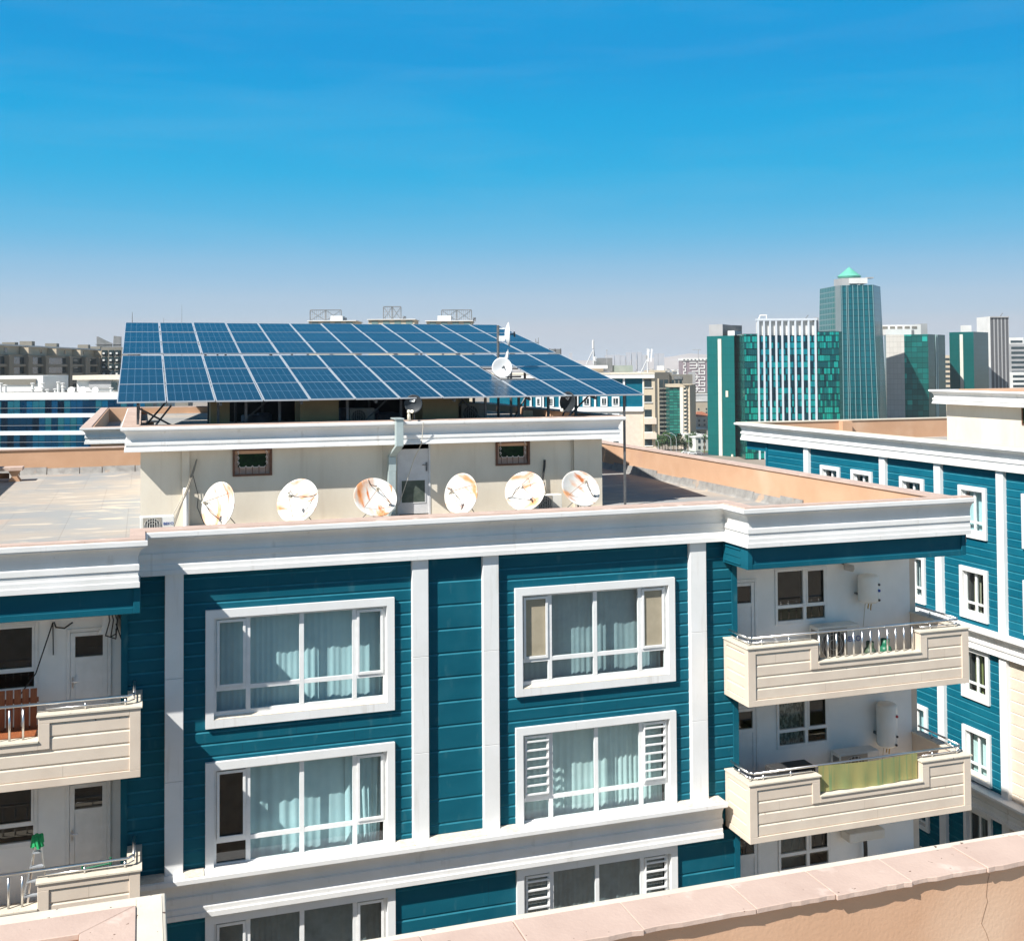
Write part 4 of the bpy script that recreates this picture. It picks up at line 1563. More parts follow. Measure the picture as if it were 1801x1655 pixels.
t = thing('bench', 'low pink topped slab bench on the left part of the roof', 'bench', (-5.4, 47.0, 40.7))
mb = MB()
mb.box(-6.9, 46.7, 41.12, -4.35, 47.5, 41.24)
mb.build('bench_top', COPING, t)
for q in (-6.6, -4.85):
    mb = MB()
    mb.extr([(q, 40.7), (q + 0.42, 40.7), (q + 0.30, 40.9), (q + 0.42, 41.12), (q, 41.12), (q + 0.12, 40.9)], 46.8, 47.4)
    mb.build('bench_leg', ORANGE, t)
mb = MB()
mb.box(-6.18, 47.1, 40.8, -4.85, 47.2, 41.0)
mb.build('bench_rail', BROWNW, t)
mb = MB()
mb.box(11.02, 32.55, 43.2, 11.32, 32.62, 43.62)
tag(mb.build('wooden_board', mat('pale_board', (0.52, 0.38, 0.27), (0.42, 0.30, 0.2), 4, 0.8)), 'pale upright board standing under the panels right of the mast', 'board')
mb = MB()
mb.lathe([(0.0, 0), (0.05, 0), (0.05, 0.15), (0.035, 0.2), (0.06, 0.22), (0.045, 0.29), (0.0, 0.30)], 12, (7.20, 31.42, 43.46))
tag(mb.build('vent_cap', LNB, smooth=True), 'tiny cream cap on the roof house edge beside the round black dish', 'vent cap')
t = thing('chimney_pipe', 'brown vent pipe with flat cap at the left corner under the panels', 'vent pipe', (0.20, 33.4, 43.2))
mb = MB()
mb.cyl((0.20, 33.4, 43.2), (0.20, 33.4, 43.46), 0.11, 12)
mb.build('pipe', BROWNW, t)
mb = MB()
mb.box(-0.02, 33.2, 43.465, 0.42, 33.6, 43.50)
mb.build('pipe_cap', COPING, t)

# ------------------------------------------------------------------ things on the balconies
HEAT = mat('heater_enamel', (0.80, 0.80, 0.77), (0.74, 0.73, 0.68), 2, 0.3)
BRASS = mat('brass_pipe', (0.45, 0.30, 0.08), None, rough=0.4, metallic=0.6)
KNOB = mat('dark_knob', (0.05, 0.05, 0.05), None, rough=0.5)
REDM = mat('red_badge', (0.45, 0.03, 0.04), None, rough=0.5)


def heater(x, y, z, rad, hv, label, tall):
    t = thing('water_heater', label, 'water heater', (x, y, z), 0, 'wall hung water heaters')
    mb = MB()
    mb.lathe([(1e-3, 0.0), (rad * 0.7, 0.01), (rad * 0.95, 0.05), (rad, 0.09), (rad, hv - 0.09), (rad * 0.95, hv - 0.04), (rad * 0.7, hv - 0.008), (1e-3, hv)], 32)
    mb.build('tank', HEAT, smooth=True).parent = t
    if tall:
        spots = [(0.12, hv * 0.73, 0.035, REDM), (0.12, hv * 0.28, 0.03, KNOB), (0.08, hv * 0.10, 0.03, KNOB)]
    else:
        spots = [(0.13, hv * 0.68, 0.03, KNOB), (0.13, hv * 0.47, 0.035, BLUE), (0.13, hv * 0.14, 0.03, KNOB)]
    for dx, dz, r_, m_ in spots:
        yy = -math.sqrt(rad * rad - dx * dx)
        mb = MB()
        mb.cyl((dx, yy + 0.02, dz), (dx * 1.06, yy - 0.03, dz), r_, 12)
        mb.build('control_knob', m_).parent = t
    mb = MB()
    mb.box(-rad * 0.8, rad * 0.5, hv * 0.25, -rad * 0.55, rad + 0.05, hv * 0.3)
    mb.build('wall_bracket', DARKSTEEL).parent = t
    for k, (dx, lz) in enumerate(((-0.10, -0.62), (0.0, -0.16), (0.08, -0.2))):
        mb = MB()
        mb.tube([(dx, 0, 0.02), (dx - 0.01, 0.02, -0.12), (dx + (0.03 if k else -0.02), 0.08, lz)], 0.016 if k else 0.010, 6)
        mb.build('water_pipe', BRASS if k else WCABLE).parent = t
    return t


heater(17.52, 24.53, 38.93, 0.265, 0.72, 'short white heater with three dark knobs on the top right balcony', False)
heater(18.02, 24.55, 35.25, 0.255, 1.12, 'tall white heater with a red badge on the green screened balcony', True)
t = thing('floodlight', 'small grey floodlight fixed to the wall above the short water heater', 'lamp', (17.05, 24.84, 39.85))
mb = MB()
mb.T = Matrix.Translation((0.0, -0.16, -0.02)) @ Matrix.Rotation(R(35), 4, 'X') @ Matrix.Rotation(R(-25), 4, 'Z')
mb.box(-0.12, -0.09, -0.06, 0.12, 0.06, 0.06)
mb.build('lamp_head', mat('grey_casing', (0.42, 0.42, 0.41), None, rough=0.5), bevel=0.01).parent = t
mb = MB()
mb.tube([(-0.10, 0.0, 0.06), (-0.06, -0.12, 0.02)], 0.02, 6)
mb.build('lamp_arm', DARKSTEEL).parent = t
GASG = mat('green_gas_bottle', (0.008, 0.11, 0.06), (0.015, 0.15, 0.08), 4, 0.4)
GASD = mat('dull_gas_bottle', (0.05, 0.085, 0.07), (0.08, 0.11, 0.06), 4, 0.5)
for x, y, rad, hv, m_, lab in ((17.58, 23.98, 0.165, 0.62, GASG, 'bright green gas bottle, right of its duller neighbour'), (17.17, 24.02, 0.15, 0.58, GASD, 'dull grey green gas bottle between the big unit and the bright bottle')):
    t = thing('gas_bottle', lab, 'gas bottle', (x, y, 37.52), 0, 'gas bottles on the balcony')
    mb = MB()
    mb.lathe([(1e-3, 0.0), (rad * 0.9, 0.0), (rad, 0.05), (rad, hv * 0.58), (rad * 0.85, hv * 0.70), (rad * 0.45, hv * 0.78), (0.03, hv * 0.80)], 20)
    mb.build('bottle', m_, smooth=True).parent = t
    mb = MB()
    mb.lathe([(rad * 0.62, hv * 0.74), (rad * 0.66, hv), (rad * 0.60, hv), (rad * 0.56, hv * 0.74)], 20)
    mb.build('collar', m_, smooth=True).parent = t
    mb = MB()
    mb.cyl((0, 0, hv * 0.78), (0, 0, hv * 0.93), 0.025, 8)
    mb.cyl((0, -0.02, hv * 0.88), (0.06, -0.03, hv * 0.88), 0.015, 6)
    mb.build('valve', BRASS).parent = t
mb = MB()                                              # green sheet tied over the notch of the middle balcony
nx, nz_ = 40, 6
P = []
for j in range(nz_ + 1):
    for i in range(nx + 1):
        u, v_ = i / nx, j / nz_
        P.append((15.01 + 2.76 * u, 23.03 + 0.012 * math.sin(u * 40) * (1 - v_) + 0.02 * math.sin(u * 7 + 1), 34.99 + (0.625 - 0.03 * math.sin(u * math.pi)) * v_ + 0.02 * (1 - v_) * math.sin(u * 9)))
F = [(j * (nx + 1) + i, j * (nx + 1) + i + 1, (j + 1) * (nx + 1) + i + 1, (j + 1) * (nx + 1) + i) for j in range(nz_) for i in range(nx)]
mb.faces(P, F)
tag(mb.build('privacy_screen', mat('sun_bleached_green_sheet', (0.22, 0.25, 0.10), (0.33, 0.29, 0.11), 1.6, 0.7, stretch=(1, 1, 0.5), spots=[((0.17, 0.25, 0.11), 5, 0.55, 0.1, (2.5, 1, 0.2))]), smooth=True), 'yellow green sheet tied across the gap of the middle right balcony', 'screen')
mb = MB()
mb.box(14.4, 23.9, 34.45, 15.5, 24.4, 35.28)
tag(mb.build('cabinet', KNOB, bevel=0.02), 'dark low cabinet under the lace window of the green screened balcony', 'cabinet')
ORW = mat('reddish_wood', (0.36, 0.12, 0.045), (0.24, 0.075, 0.03), 7, 0.6, stretch=(5, 1, 0.6))
t = thing('wooden_chair', 'reddish slatted wooden chair leaning under the lace window on the left balcony', 'chair', (-2.4, 24.1, 37.52))
for k in range(7):
    mb = MB()
    mb.box(-2.95 + k * 0.145, 24.15, 37.55, -2.83 + k * 0.145, 24.18, 38.72)
    mb.build('slat', ORW, t)
for zq in (38.45, 37.9):
    mb = MB()
    mb.box(-2.98, 24.182, zq, -1.93, 24.21, zq + 0.09)
    mb.build('back_rail', ORW, t)
mb = MB()
mb.box(-2.95, 23.62, 37.92, -1.95, 24.14, 37.96)
mb.build('seat', ORW, t)
for q, yq in ((-2.93, 23.64), (-2.03, 23.64)):
    mb = MB()
    mb.box(q, yq, 37.52, q + 0.07, yq + 0.07, 37.92)
    mb.build('leg', ORW, t)
t = thing('step_ladder', 'aluminium step ladder with a green cloth tied on top, lower left balcony', 'ladder', (-1.95, 23.75, 34.45))
for xa, xb, ya, yb in ((-1.93, -2.22, 23.60, 23.45), (-1.86, -1.62, 23.62, 23.45), (-1.93, -2.12, 23.66, 24.1), (-1.86, -1.72, 23.66, 24.1)):
    mb = MB()
    mb.tube([(xa, ya, 36.0), (xb, yb, 34.46)], 0.022, 6)
    mb.build('ladder_rail', STEEL, t)
for k in range(5):
    f_ = (k + 1) / 6
    mb = MB()
    mb.box(-1.93 - 0.29 * f_, 23.58 - 0.15 * f_, 36.0 - 1.54 * f_, -1.86 + 0.24 * f_, 23.66 - 0.15 * f_, 36.03 - 1.54 * f_)
    mb.build('ladder_step', ALU, t)
mb = MB()
rc = random.Random(2)
for k in range(7):
    a_ = k * 0.9
    mb.tube([(-1.89, 23.58, 36.06), (-1.89 + 0.07 * math.cos(a_), 23.57 + 0.05 * math.sin(a_), 36.03 + rc.uniform(-.03, .05)), (-1.89 + 0.09 * math.cos(a_ + .5), 23.57 + 0.07 * math.sin(a_ + .5), 35.90 + rc.uniform(-.05, .05))], 0.04, 6)
tag(mb.build('green_cloth', mat('bright_green_cloth', (0.02, 0.36, 0.12), None, rough=0.8)), 'bright green cloth knotted over the top of the step ladder', 'cloth')
mb = MB()
mb.tube([(-1.10, 23.5, 35.35), (-0.55, 23.5, 35.40)], 0.02, 6)
mb.tube([(-1.08, 23.5, 34.5), (-1.08, 23.5, 35.45)], 0.022, 6)
mb.tube([(-0.57, 23.5, 34.5), (-0.57, 23.5, 35.5)], 0.022, 6)
tag(mb.build('green_stand', mat('green_tube', (0.02, 0.16, 0.08), None, rough=0.5)), 'dark green tube stand behind the rail of the lower left balcony', 'stand')
mb = MB()
mb.tube([(-1.70, 24.80, 39.85), (-1.66, 24.78, 39.75), (-1.5, 24.78, 39.72), (-1.35, 24.80, 39.82)], 0.016, 5)
mb.tube([(-1.72, 24.79, 39.85), (-1.71, 24.79, 39.2)], 0.012, 5)
mb.tube([(-1.72, 24.79, 39.85), (-2.02, 24.6, 38.9), (-2.35, 24.2, 38.5)], 0.014, 5)
tag(mb.build('loose_cable', CABLE), 'loose black cables hooked on the wall left of the upper left balcony door', 'cable')
t = thing('wall_box', 'white wall box with tangled black cables above the upper left balcony door', 'wall box', (-0.62, 24.6, 39.7))
mb = MB()
mb.extr([(-0.84, 39.62), (-0.48, 39.62), (-0.48, 40.2), (-0.76, 40.2), (-0.76, 39.72)], 24.4, 24.78)
mb.build('box_body', INWALL, t)
for k in range(4):
    mb = MB()
    mb.tube([(-0.66 + 0.05 * k, 24.36, 40.15), (-0.62 + 0.07 * k, 24.34, 39.9), (-0.70 + 0.1 * k, 24.36, 39.6 - 0.03 * k), (-0.5, 24.36, 39.52 + 0.1 * k)], 0.012, 5)
    mb.build('cable', CABLE, t)
t = thing('cooling_unit', 'white indoor cooling unit hanging under the middle right balcony with a black hose', 'cooling unit', (17.2, 24.6, 33.0))
mb = MB()
mb.box(16.8, 24.45, 33.02, 17.85, 24.83, 33.25)
mb.build('unit_body', ACW, t, bevel=0.02)
mb = MB()
mb.tube([(17.35, 24.6, 33.02), (17.40, 24.65, 32.7), (17.42, 24.7, 31.9)], 0.05, 8)
mb.build('hose', CABLE, t)

# ------------------------------------------------------------------ apartment building on the right
XR = 30.1
rb = thing('apartment_building', 'teal block on the right seen side on, with two window rows above a white band', 'building', (30.1, 34, 0))


def TR(x, y, z):
    """local x runs towards the viewer (-Y), local y inwards (+X)"""
    return Matrix.Translation((x, y, z)) @ Matrix.Rotation(R(-90), 4, 'Z')


def RP(name, mb, m, **k):
    return mb.build(name, m, rb, **k)


WIN_Y = [36.27, 39.83, 43.23, 45.62]                  # far edge of each window surround
WZ = [38.49, 35.40, 32.36, 29.32, 26.3]
wo, wv_, wh_ = 0.17, 1.16, 1.62
holes_r = [(-(y - wo), -(y - wo) + wv_, z, z + wh_) for y in WIN_Y + [33.0 + 1.5 - 1.55] for z in WZ]
mb = MB(TR(XR, 0, 0))
siding(mb, -50.40, -33.95, 18.0, 41.10, 0.30, holes_r, zs=28.1)
siding(mb, -33.95, -24.0, 35.0, 41.10, 0.30, holes_r, zs=28.1)
RP('siding', mb, [TEAL2, TEAL_LIT, TEALJ])
mb = MB(TR(XR, 0, 0))
siding(mb, -33.95, -24.0, 18.0, 34.5, 0.42, holes_r, zs=28.1)
RP('lower_siding', mb, [CREAM, LIPTOP, BEIGEJ])
for a, b in ((46.50, 46.88), (40.70, 41.08), (37.20, 37.57), (33.77, 34.13), (30.3, 30.7)):
    mb = MB()
    mb.box(XR - 0.16, a, 18, XR + 0.02, b, 41.12)
    RP('pilaster', mb, WHITE, bevel=0.006)
mb = MB()
mb.sweep(cove_profile(41.92), [(36, 52.55), (XR - 0.18, 52.55), (XR - 0.18, 24.0)])
RP('cornice', mb, WHITE2)
mb = MB()
mb.sweep(cove_profile(35.03, 0.33, 0.82), [(XR - 0.18, 50.2), (XR - 0.18, 24.0)])
RP('mid_cornice', mb, WHITE2)
mb = MB()
mb.sweep(cove_profile(29.08, 0.33, 0.92), [(XR - 0.18, 50.2), (XR - 0.18, 24.0)])
RP('lower_cornice', mb, WHITE2)
mb = MB()
mb.sweep([(0.27, 41.915), (0.27, 41.95), (-0.25, 41.95), (-0.25, 41.9)], [(48, 52.5), (XR - 0.18, 52.5), (XR - 0.18, 24.0)])
RP('parapet_coping', mb, LIPTOP)
mb = MB()
mb.poly([(XR + 0.06, 52.3, 40.9), (48, 52.3, 40.9), (48, 52.3, 41.9), (XR + 0.06, 52.3, 41.9)])
mb.box(35.6, 51.9, 40.9, 36.2, 52.28, 41.9)
mb.poly([(XR + 0.05, 52.3, 40.9), (XR + 0.05, 24, 40.9), (XR + 0.05, 24, 41.9), (XR + 0.05, 52.3, 41.9)])
RP('parapet_wall', mb, ORANGE)
mb = MB()
mb.poly([(XR + 0.03, 24, 40.9), (48, 24, 40.9), (48, 52.4, 40.9), (XR + 0.03, 52.4, 40.9)])
RP('roof_deck', mb, DECK)
mb = MB()
mb.box(XR + 1.8, 24.5, 0, 47.9, 50.4, 40.8)
RP('side_wall', mb, CORE)
mb = MB()                                              # open corner balcony at the far end
mb.box(XR + 0.02, 50.4, 40.55, XR + 0.16, 52.45, 41.05)
RP('fascia', mb, TEAL2)
mb = MB()
mb.box(XR - 0.04, 50.36, 26, XR + 0.10, 50.52, 41.06)
RP('corner_trim', mb, TEAL2)
mb = MB()
mb.box(XR + 0.3, 50.6, 38.3, XR + 0.36, 50.68, 40.5)
mb.box(XR + 0.3, 51.0, 38.3, XR + 0.36, 51.08, 40.5)
mb.box(XR + 0.3, 50.68, 40.42, XR + 0.36, 51.0, 40.5)
RP('balcony_door', mb, PVC)
rnd = random.Random(4)


def right_window(y, z, curt, seed):
    mb = MB()
    frame_ring(mb, 0, wv_, 0, wh_, wo, -0.09, 0.14)
    o = mb.build('window', WHITE)
    place(o, rb, (XR, y - wo, z), R(-90))
    mb = MB()
    mb.poly([(0.003, -0.08, 0.006), (wv_ - 0.003, -0.08, 0.006), (wv_ - 0.003, 0.08, 0.05), (0.003, 0.08, 0.05)])
    mb.build('sill', DUST).parent = o
    mb = MB()
    mb.box(0, 0.07, 0, 0.07, 0.13, wh_)
    mb.box(wv_ - 0.07, 0.07, 0, wv_, 0.13, wh_)
    mb.box(0.07, 0.07, 0.02, wv_ - 0.07, 0.13, 0.12)
    mb.box(0.07, 0.07, wh_ - 0.07, wv_ - 0.07, 0.13, wh_)
    mb.box(wv_ * 0.5 - 0.05, 0.067, 0.12, wv_ * 0.5 + 0.05, 0.132, wh_ - 0.07)
    mb.box(0.07, 0.07, 0.38, wv_ * 0.5 - 0.05, 0.13, 0.46)
    mb.box(wv_ * 0.5 + 0.05, 0.07, 0.38, wv_ - 0.07, 0.13, 0.46)
    mb.build('window_frame', PVC).parent = o
    mb = MB()
    mb.poly([(0, 0.10, 0), (wv_, 0.10, 0), (wv_, 0.10, wh_), (0, 0.10, wh_)])
    mb.build('glass_pane', GLASS).parent = o
    mb = MB()
    if curt is CURT_TEAL or curt is CURT_SAGE:
        wavy(mb, 0.05, wv_ - 0.05, 0.05, wh_, 0.28, 0.025, 0.12, seed)
    else:
        wavy(mb, 0.22, 0.62, 0.05, wh_, 0.28, 0.025, 0.10, seed)
    mb.build('curtain', curt, smooth=True).parent = o
    mb = MB()
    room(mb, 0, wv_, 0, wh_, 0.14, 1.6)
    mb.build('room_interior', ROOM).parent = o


CC = {0: [CURT_TEAL, CURT_BEIGE, CURT_OLIVE, CURT_SAGE, CURT_DARK], 1: [CURT_GREY, CURT_WHITE, CURT_SAGE, CURT_TEAL, CURT_DARK], 2: [CURT_BEIGE, CURT_DARK, CURT_DARK, CURT_DARK, CURT_DARK], 3: [CURT_GREY, CURT_DARK, CURT_WHITE, CURT_DARK, CURT_DARK], 4: [CURT_TEAL, CURT_GREY, CURT_BEIGE, CURT_DARK, CURT_DARK]}
for i, y in enumerate(WIN_Y + [33.0 + 1.5 - 1.55]):
    for j, z in enumerate(WZ):
        right_window(y, z, CC[i][j], 70 + i * 7 + j)
# roof house of that building
mb = MB()
px0, py1 = 36.0, 44.15
mb.poly([(px0, py1, 40.9), (px0, 30, 40.9), (px0, 30, 43.2), (px0, py1, 43.2)])
mb.poly([(px0, py1, 40.9), (46, py1, 40.9), (46, py1, 43.2), (px0, py1, 43.2)])
RP('roof_house_wall', mb, STUCCO)
mb = MB()
mb.sweep([(o_, z_ + 0.30) for o_, z_ in pr], [(46, py1), (px0, py1), (px0, 30)], [0.72, 0.9])
RP('roof_house_cornice', mb, WHITE2)
mb = MB()
mb.box(36.5, 30, 43.25, 46, 43.9, 43.76)
RP('roof_house_deck', mb, ORANGE)
mb = MB()
for a, b in ((39.30, 39.36), (38.2, 38.26)):
    mb.box(35.96, a, 42.30, 35.999, b, 43.05)
mb.box(35.96, 38.26, 42.30, 35.999, 39.30, 42.36)
o = RP('barred_window', mb, RUST)
mb = MB()
mb.poly([(35.99, 38.26, 42.36), (35.99, 39.30, 42.36), (35.99, 39.30, 43.05), (35.99, 38.26, 43.05)])
mb.build('glass_pane', DKGREEN, o)

# ------------------------------------------------------------------ parapet of the roof the viewer stands on
fg = thing('apartment_building', 'own building at the very front, its pink capped orange parapet crossing the bottom', 'building', (2.0, 6.3, 40.7))
mb = MB()
mb.box(0.06, 6.13, 39.2, 14.0, 6.40, 41.69)
mb.box(-0.32, 3.0, 39.2, 0.058, 7.1, 41.69)
mb.box(-6.0, 7.102, 39.2, 0.058, 7.40, 41.69)
mb.build('parapet_body', ORANGE, fg)
CRACK = mat('crack_shadow', (0.26, 0.15, 0.095), None, rough=0.9)
for x0_, seed_, zt0 in ((5.27, 3, 41.66),):
    rc = random.Random(seed_)
    yc = 6.128 if x0_ > 0 else 7.099
    pts_ = [(x0_, zt0)]
    while pts_[-1][1] > 40.4:
        pts_.append((pts_[-1][0] + rc.uniform(-0.035, 0.035), pts_[-1][1] - rc.uniform(0.03, 0.10)))
    mb = MB()
    for (xa, za), (xb, zb_) in zip(pts_, pts_[1:]):
        mb.poly([(xa - 0.0018, yc, za), (xa + 0.0018, yc, za), (xb + 0.0018, yc, zb_), (xb - 0.0018, yc, zb_)])
    mb.build('crack', CRACK, fg)
mb = MB()
mb.box(-14.0, -16.0, 0.0, 14.0, 6.1, 40.4)
mb.box(-14.0, 6.12, 0.0, 0.04, 7.08, 40.4)
mb.build('building_body', CREAM, fg)
mb = MB()
mb.poly([(-14.0, -16.0, 40.42), (14.0, -16.0, 40.42), (14.0, 6.12, 40.42), (-14.0, 6.12, 40.42)])
mb.build('roof_deck', DECK, fg)
mb = MB()                                              # projecting cream cornice lip on the street side
mb.sweep([(-0.1, 41.60), (0.075, 41.60), (0.095, 41.705), (0.08, 41.714), (-0.1, 41.714)], [(14.0, 6.42), (0.05, 6.42), (0.05, 7.40), (-6.0, 7.40)])
mb.build('cornice_lip', LIPTOP, fg, bevel=0.006)
rs = random.Random(12)
xq = 0.30
while xq < 13.5:                                       # coping tiles, a little uneven, with chipped front edges
    l = rs.uniform(0.55, 0.75)
    yf0 = 6.075 + rs.uniform(-0.012, 0.012)
    yb0 = 6.425 + rs.uniform(-0.008, 0.008)
    z_ = 41.726 + rs.uniform(-0.003, 0.003)
    n = 9
    fr = [(xq + l * k / n, yf0 + (rs.uniform(0, 0.012) if 0 < k < n else 0)) for k in range(n + 1)]
    poly_ = fr + [(xq + l - 0.004, yb0), (xq, yb0)]
    poly_[n] = (xq + l - 0.004, yf0)
    mb = MB()
    mb.prism(poly_, 41.692, z_)
    mb.build('coping_tile', COPING, fg, bevel=0.004)
    xq += l
for poly_ in ([(-0.34, 3.0), (-0.03, 3.0), (-0.03, 7.34), (-0.34, 7.08)], [(-0.342, 7.08), (-0.032, 7.342), (-1.0, 7.342), (-1.0, 7.08)], [(-1.004, 7.08), (-1.004, 7.342), (-1.7, 7.342), (-1.7, 7.08)], [(-1.704, 7.08), (-1.704, 7.342), (-6, 7.342), (-6, 7.08)]):
    mb = MB()
    mb.prism(poly_, 41.692, 41.728)
    mb.build('coping_tile', COPING, fg, bevel=0.004)
mb = MB()
mb.box(-6, 7.346, 41.70, -0.03, 7.45, 41.7165)
mb.box(-0.026, 6.45, 41.70, 0.12, 7.45, 41.7175)
mb.build('lip_top', LIPTOP, fg)
# ------------------------------------------------------------------ background city
RZ = math.atan2(MC[1][0], MC[0][0])                     # parallel to the picture plane
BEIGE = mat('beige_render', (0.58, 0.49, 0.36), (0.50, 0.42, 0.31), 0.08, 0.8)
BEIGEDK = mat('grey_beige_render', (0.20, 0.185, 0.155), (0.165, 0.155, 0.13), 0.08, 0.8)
GREYR = mat('grey_render', (0.36, 0.36, 0.36), (0.30, 0.30, 0.30), 0.1, 0.7)
WHITER = mat('white_render', (0.72, 0.71, 0.68), (0.62, 0.61, 0.58), 0.1, 0.7)
DKGLASS = mat('dark_window_glass', (0.015, 0.03, 0.035), (0.03, 0.05, 0.055), 0.3, 0.12, spec=0.6)
MESHM = mat('dark_mesh', (0.13, 0.14, 0.14), (0.20, 0.20, 0.20), 0.6, 0.6)
MINT = mat('mint_roof', (0.14, 0.47, 0.35), (0.11, 0.40, 0.30), 0.2, 0.45)


def bgthing(name, label, cat, px, D, group=None):
    x, y = pt(px, D)
    return thing(name, label, cat, (x, y, 0), 0, group)


class BG:
    """local builder whose x and z are measured in picture pixels at distance D, y is metres behind the front"""

    def __init__(s, t, px, D):
        s.t, s.px, s.D = t, px, D
        x, y = pt(px, D)
        s.T = Matrix.Translation((x, y, 0)) @ Matrix.Rotation(RZ, 4, 'Z')
        s.k = D / FP

    def X(s, px):
        return (px - s.px) * s.k

    def Z(s, py, px=None):
        return max(0.0, zz(s.px if px is None else px, py, s.D))

    def box(s, name, m, p0, p1, ya, yb, d0=0.0, d1=10.0, parent=None, uv=False):
        mb = MB(s.T)
        x0, x1, z0, z1 = s.X(p0), s.X(p1), s.Z(yb), s.Z(ya)
        if uv:
            mb.prism([(x0, d0), (x1, d0), (x1, d1), (x0, d1)], z0, z1)
        else:
            mb.box(x0, d0, z0, x1, d1, z1)
        return mb.build(name, m, parent or s.t)


def pgon(L):
    return [pt(px, D) for px, D in L]


MASTG = mat('mast_paint', (0.50, 0.51, 0.52), None, rough=0.6)
# --- teal block behind the solar roof
t = bgthing('apartment_building', 'teal and cream block behind the solar panels, with antennas on its roof', 'building', 1010, 244)
b = BG(t, 1010, 244)
b.box('wall', TEAL2, 860, 1130, 664, 718, 0, 30)
b.box('lower_wall', WHITER, 860, 1094, 718, 1300, -0.1, 30)
b.box('lower_wall', CREAM, 1094, 1130, 718, 1300, -0.14, 30)
b.box('corner_wall', BEIGE, 1130.3, 1150.5, 660, 1300, -0.4, 30)
b.box('cornice', WHITE2, 858, 1149.5, 659, 666, -0.9, 30.5)
b.box('roof_coping', LIPTOP, 857, 1150, 656.5, 658.9, -1.0, 30.6)
b.box('mid_cornice', WHITE2, 858, 1130, 716, 724, -0.6, 0.3)
for p0, p1 in ((930.7, 934), (953, 955.5), (982, 985), (1013, 1016), (1044, 1047), (1094.5, 1098), (1129, 1131)):
    b.box('pilaster', WHITE, p0, p1, 666.1, 717, -0.35, 0.1)
for p0, p1 in ((941.5, 951), (962, 973), (993, 1004), (1024, 1037), (1055, 1067), (1075, 1088)):
    for ya, yb in ((698, 715), (727, 744)):
        o = b.box('window', WHITE, p0, p1, ya, yb, -0.3, 0.05)
        b.box('window_pane', DKGLASS, p0 + 2.4, p0 + 5.6, ya + 3, yb - 5, -0.34, -0.301, o)
        b.box('window_pane', DKGLASS, p0 + 6.6, p1 - 2.4, ya + 3, yb - 5, -0.34, -0.301, o)
        b.box('window_pane', DKGLASS, p0 + 2.4, p1 - 2.4, yb - 4.2, yb - 2.6, -0.34, -0.301, o)
for ya, yb in ((668, 682), (696, 708), (721, 734), (747, 760), (773, 784)):
    o = b.box('window', DKGLASS, 1131.8, 1144.5, ya, yb, -0.45, -0.3)
    b.box('window_sill', WHITE, 1131.2, 1146, yb, yb + 1.3, -0.6, -0.41, o)
for ya, yb in ((735.5, 746), (761.5, 772), (787, 797)):
    b.box('balcony', CREAM, 1131, 1151.5, ya, yb, -1.6, -0.41)
b.box('vent_slot', DKGLASS, 1077, 1086, 776.5, 778.5, -0.19, -0.141)
b.box('stair_house', CREAM, 1030, 1066, 649, 656.4, 8, 20)
b.box('stair_house_roof', WHITER, 1026, 1073, 643, 648.9, 7, 21)
b.box('roof_screen', MESHM, 1061, 1092.5, 629, 655, 22, 29)
b.box('roof_screen', mat('greenish_mesh', (0.24, 0.28, 0.24), (0.30, 0.33, 0.29), 0.5, 0.6), 1092.8, 1132, 643.5, 656, 22.5, 29)
for px, y0, y1, lab in ((1043.5, 597, 641, 'white telecom mast with a long slanted strut, left one on the teal block roof'), (1138.5, 613, 657, 'white telecom mast with two tall panel antennas, right end of the teal block roof')):
    m_ = bgthing('telecom_mast', lab, 'mast', px, 246, 'telecom masts on the teal block')
    q = BG(m_, px, 246)
    mb = MB(q.T)
    zt_, zb_ = q.Z(y0), q.Z(y1)
    mb.cyl((0, 0, zb_), (0, 0, zt_), 0.16, 8)
    mb.build('pole', MASTG, m_)
    mb = MB(q.T)
    mb.cyl((0, 0, zb_ + (zt_ - zb_) * 0.6), (-1.55, 0.3, zb_), 0.13, 6)
    mb.build('strut', MASTG, m_)
    if px < 1100:
        mb = MB(q.T)
        mb.cyl((0, 0, zb_ + (zt_ - zb_) * 0.7), (0.55, 0.8, zb_), 0.10, 6)
        mb.build('strut', MASTG, m_)
        for dz in (0.35, 0.5):
            mb = MB(q.T)
            mb.cyl((0.3, -0.3, zb_ + (zt_ - zb_) * dz * 0.5), (0.42, -0.45, zb_ + (zt_ - zb_) * dz * 0.5 + 0.05), 0.32, 12)
            mb.build('drum_antenna', WHITE, m_)
        mb = MB(q.T)
        mb.box(-0.3, -0.25, zt_ - 2.0, -0.02, -0.02, zt_ - 0.3)
        mb.build('panel_antenna', WHITE, m_)
    else:
        for dx in (0.05, 0.72):
            mb = MB(q.T)
            mb.extr([(dx - 0.16, zt_ - 2.9), (dx + 0.10, zt_ - 2.9), (dx + 0.34, zt_ - 0.2), (dx + 0.06, zt_ - 0.1)], -0.35, -0.16)
            mb.build('panel_antenna', WHITE, m_)
        mb = MB(q.T)
        mb.box(-0.4, -0.3, zt_ - 2.2, -0.12, -0.02, zt_ - 1.5)
        mb.box(0.1, -0.2, zt_ - 1.0, 0.8, -0.12, zt_ - 0.92)
        mb.build('antenna_bracket', GREYR, m_)
m_ = bgthing('roof_pole', 'thin grey pole on the roof of the teal block between the two masts', 'pole', 1067, 260)
q = BG(m_, 1067, 260)
mb = MB(q.T)
mb.cyl((0, 0, q.Z(645)), (0, 0, q.Z(615)), 0.06, 6)
mb.box(-0.2, -0.05, q.Z(617), 0.2, 0.05, q.Z(616))
mb.build('pole', GREYR, m_)
t = bgthing('roof_screen', 'dark mesh screen box peeking out right of the solar panels', 'roof screen', 976, 300)
b = BG(t, 976, 300)
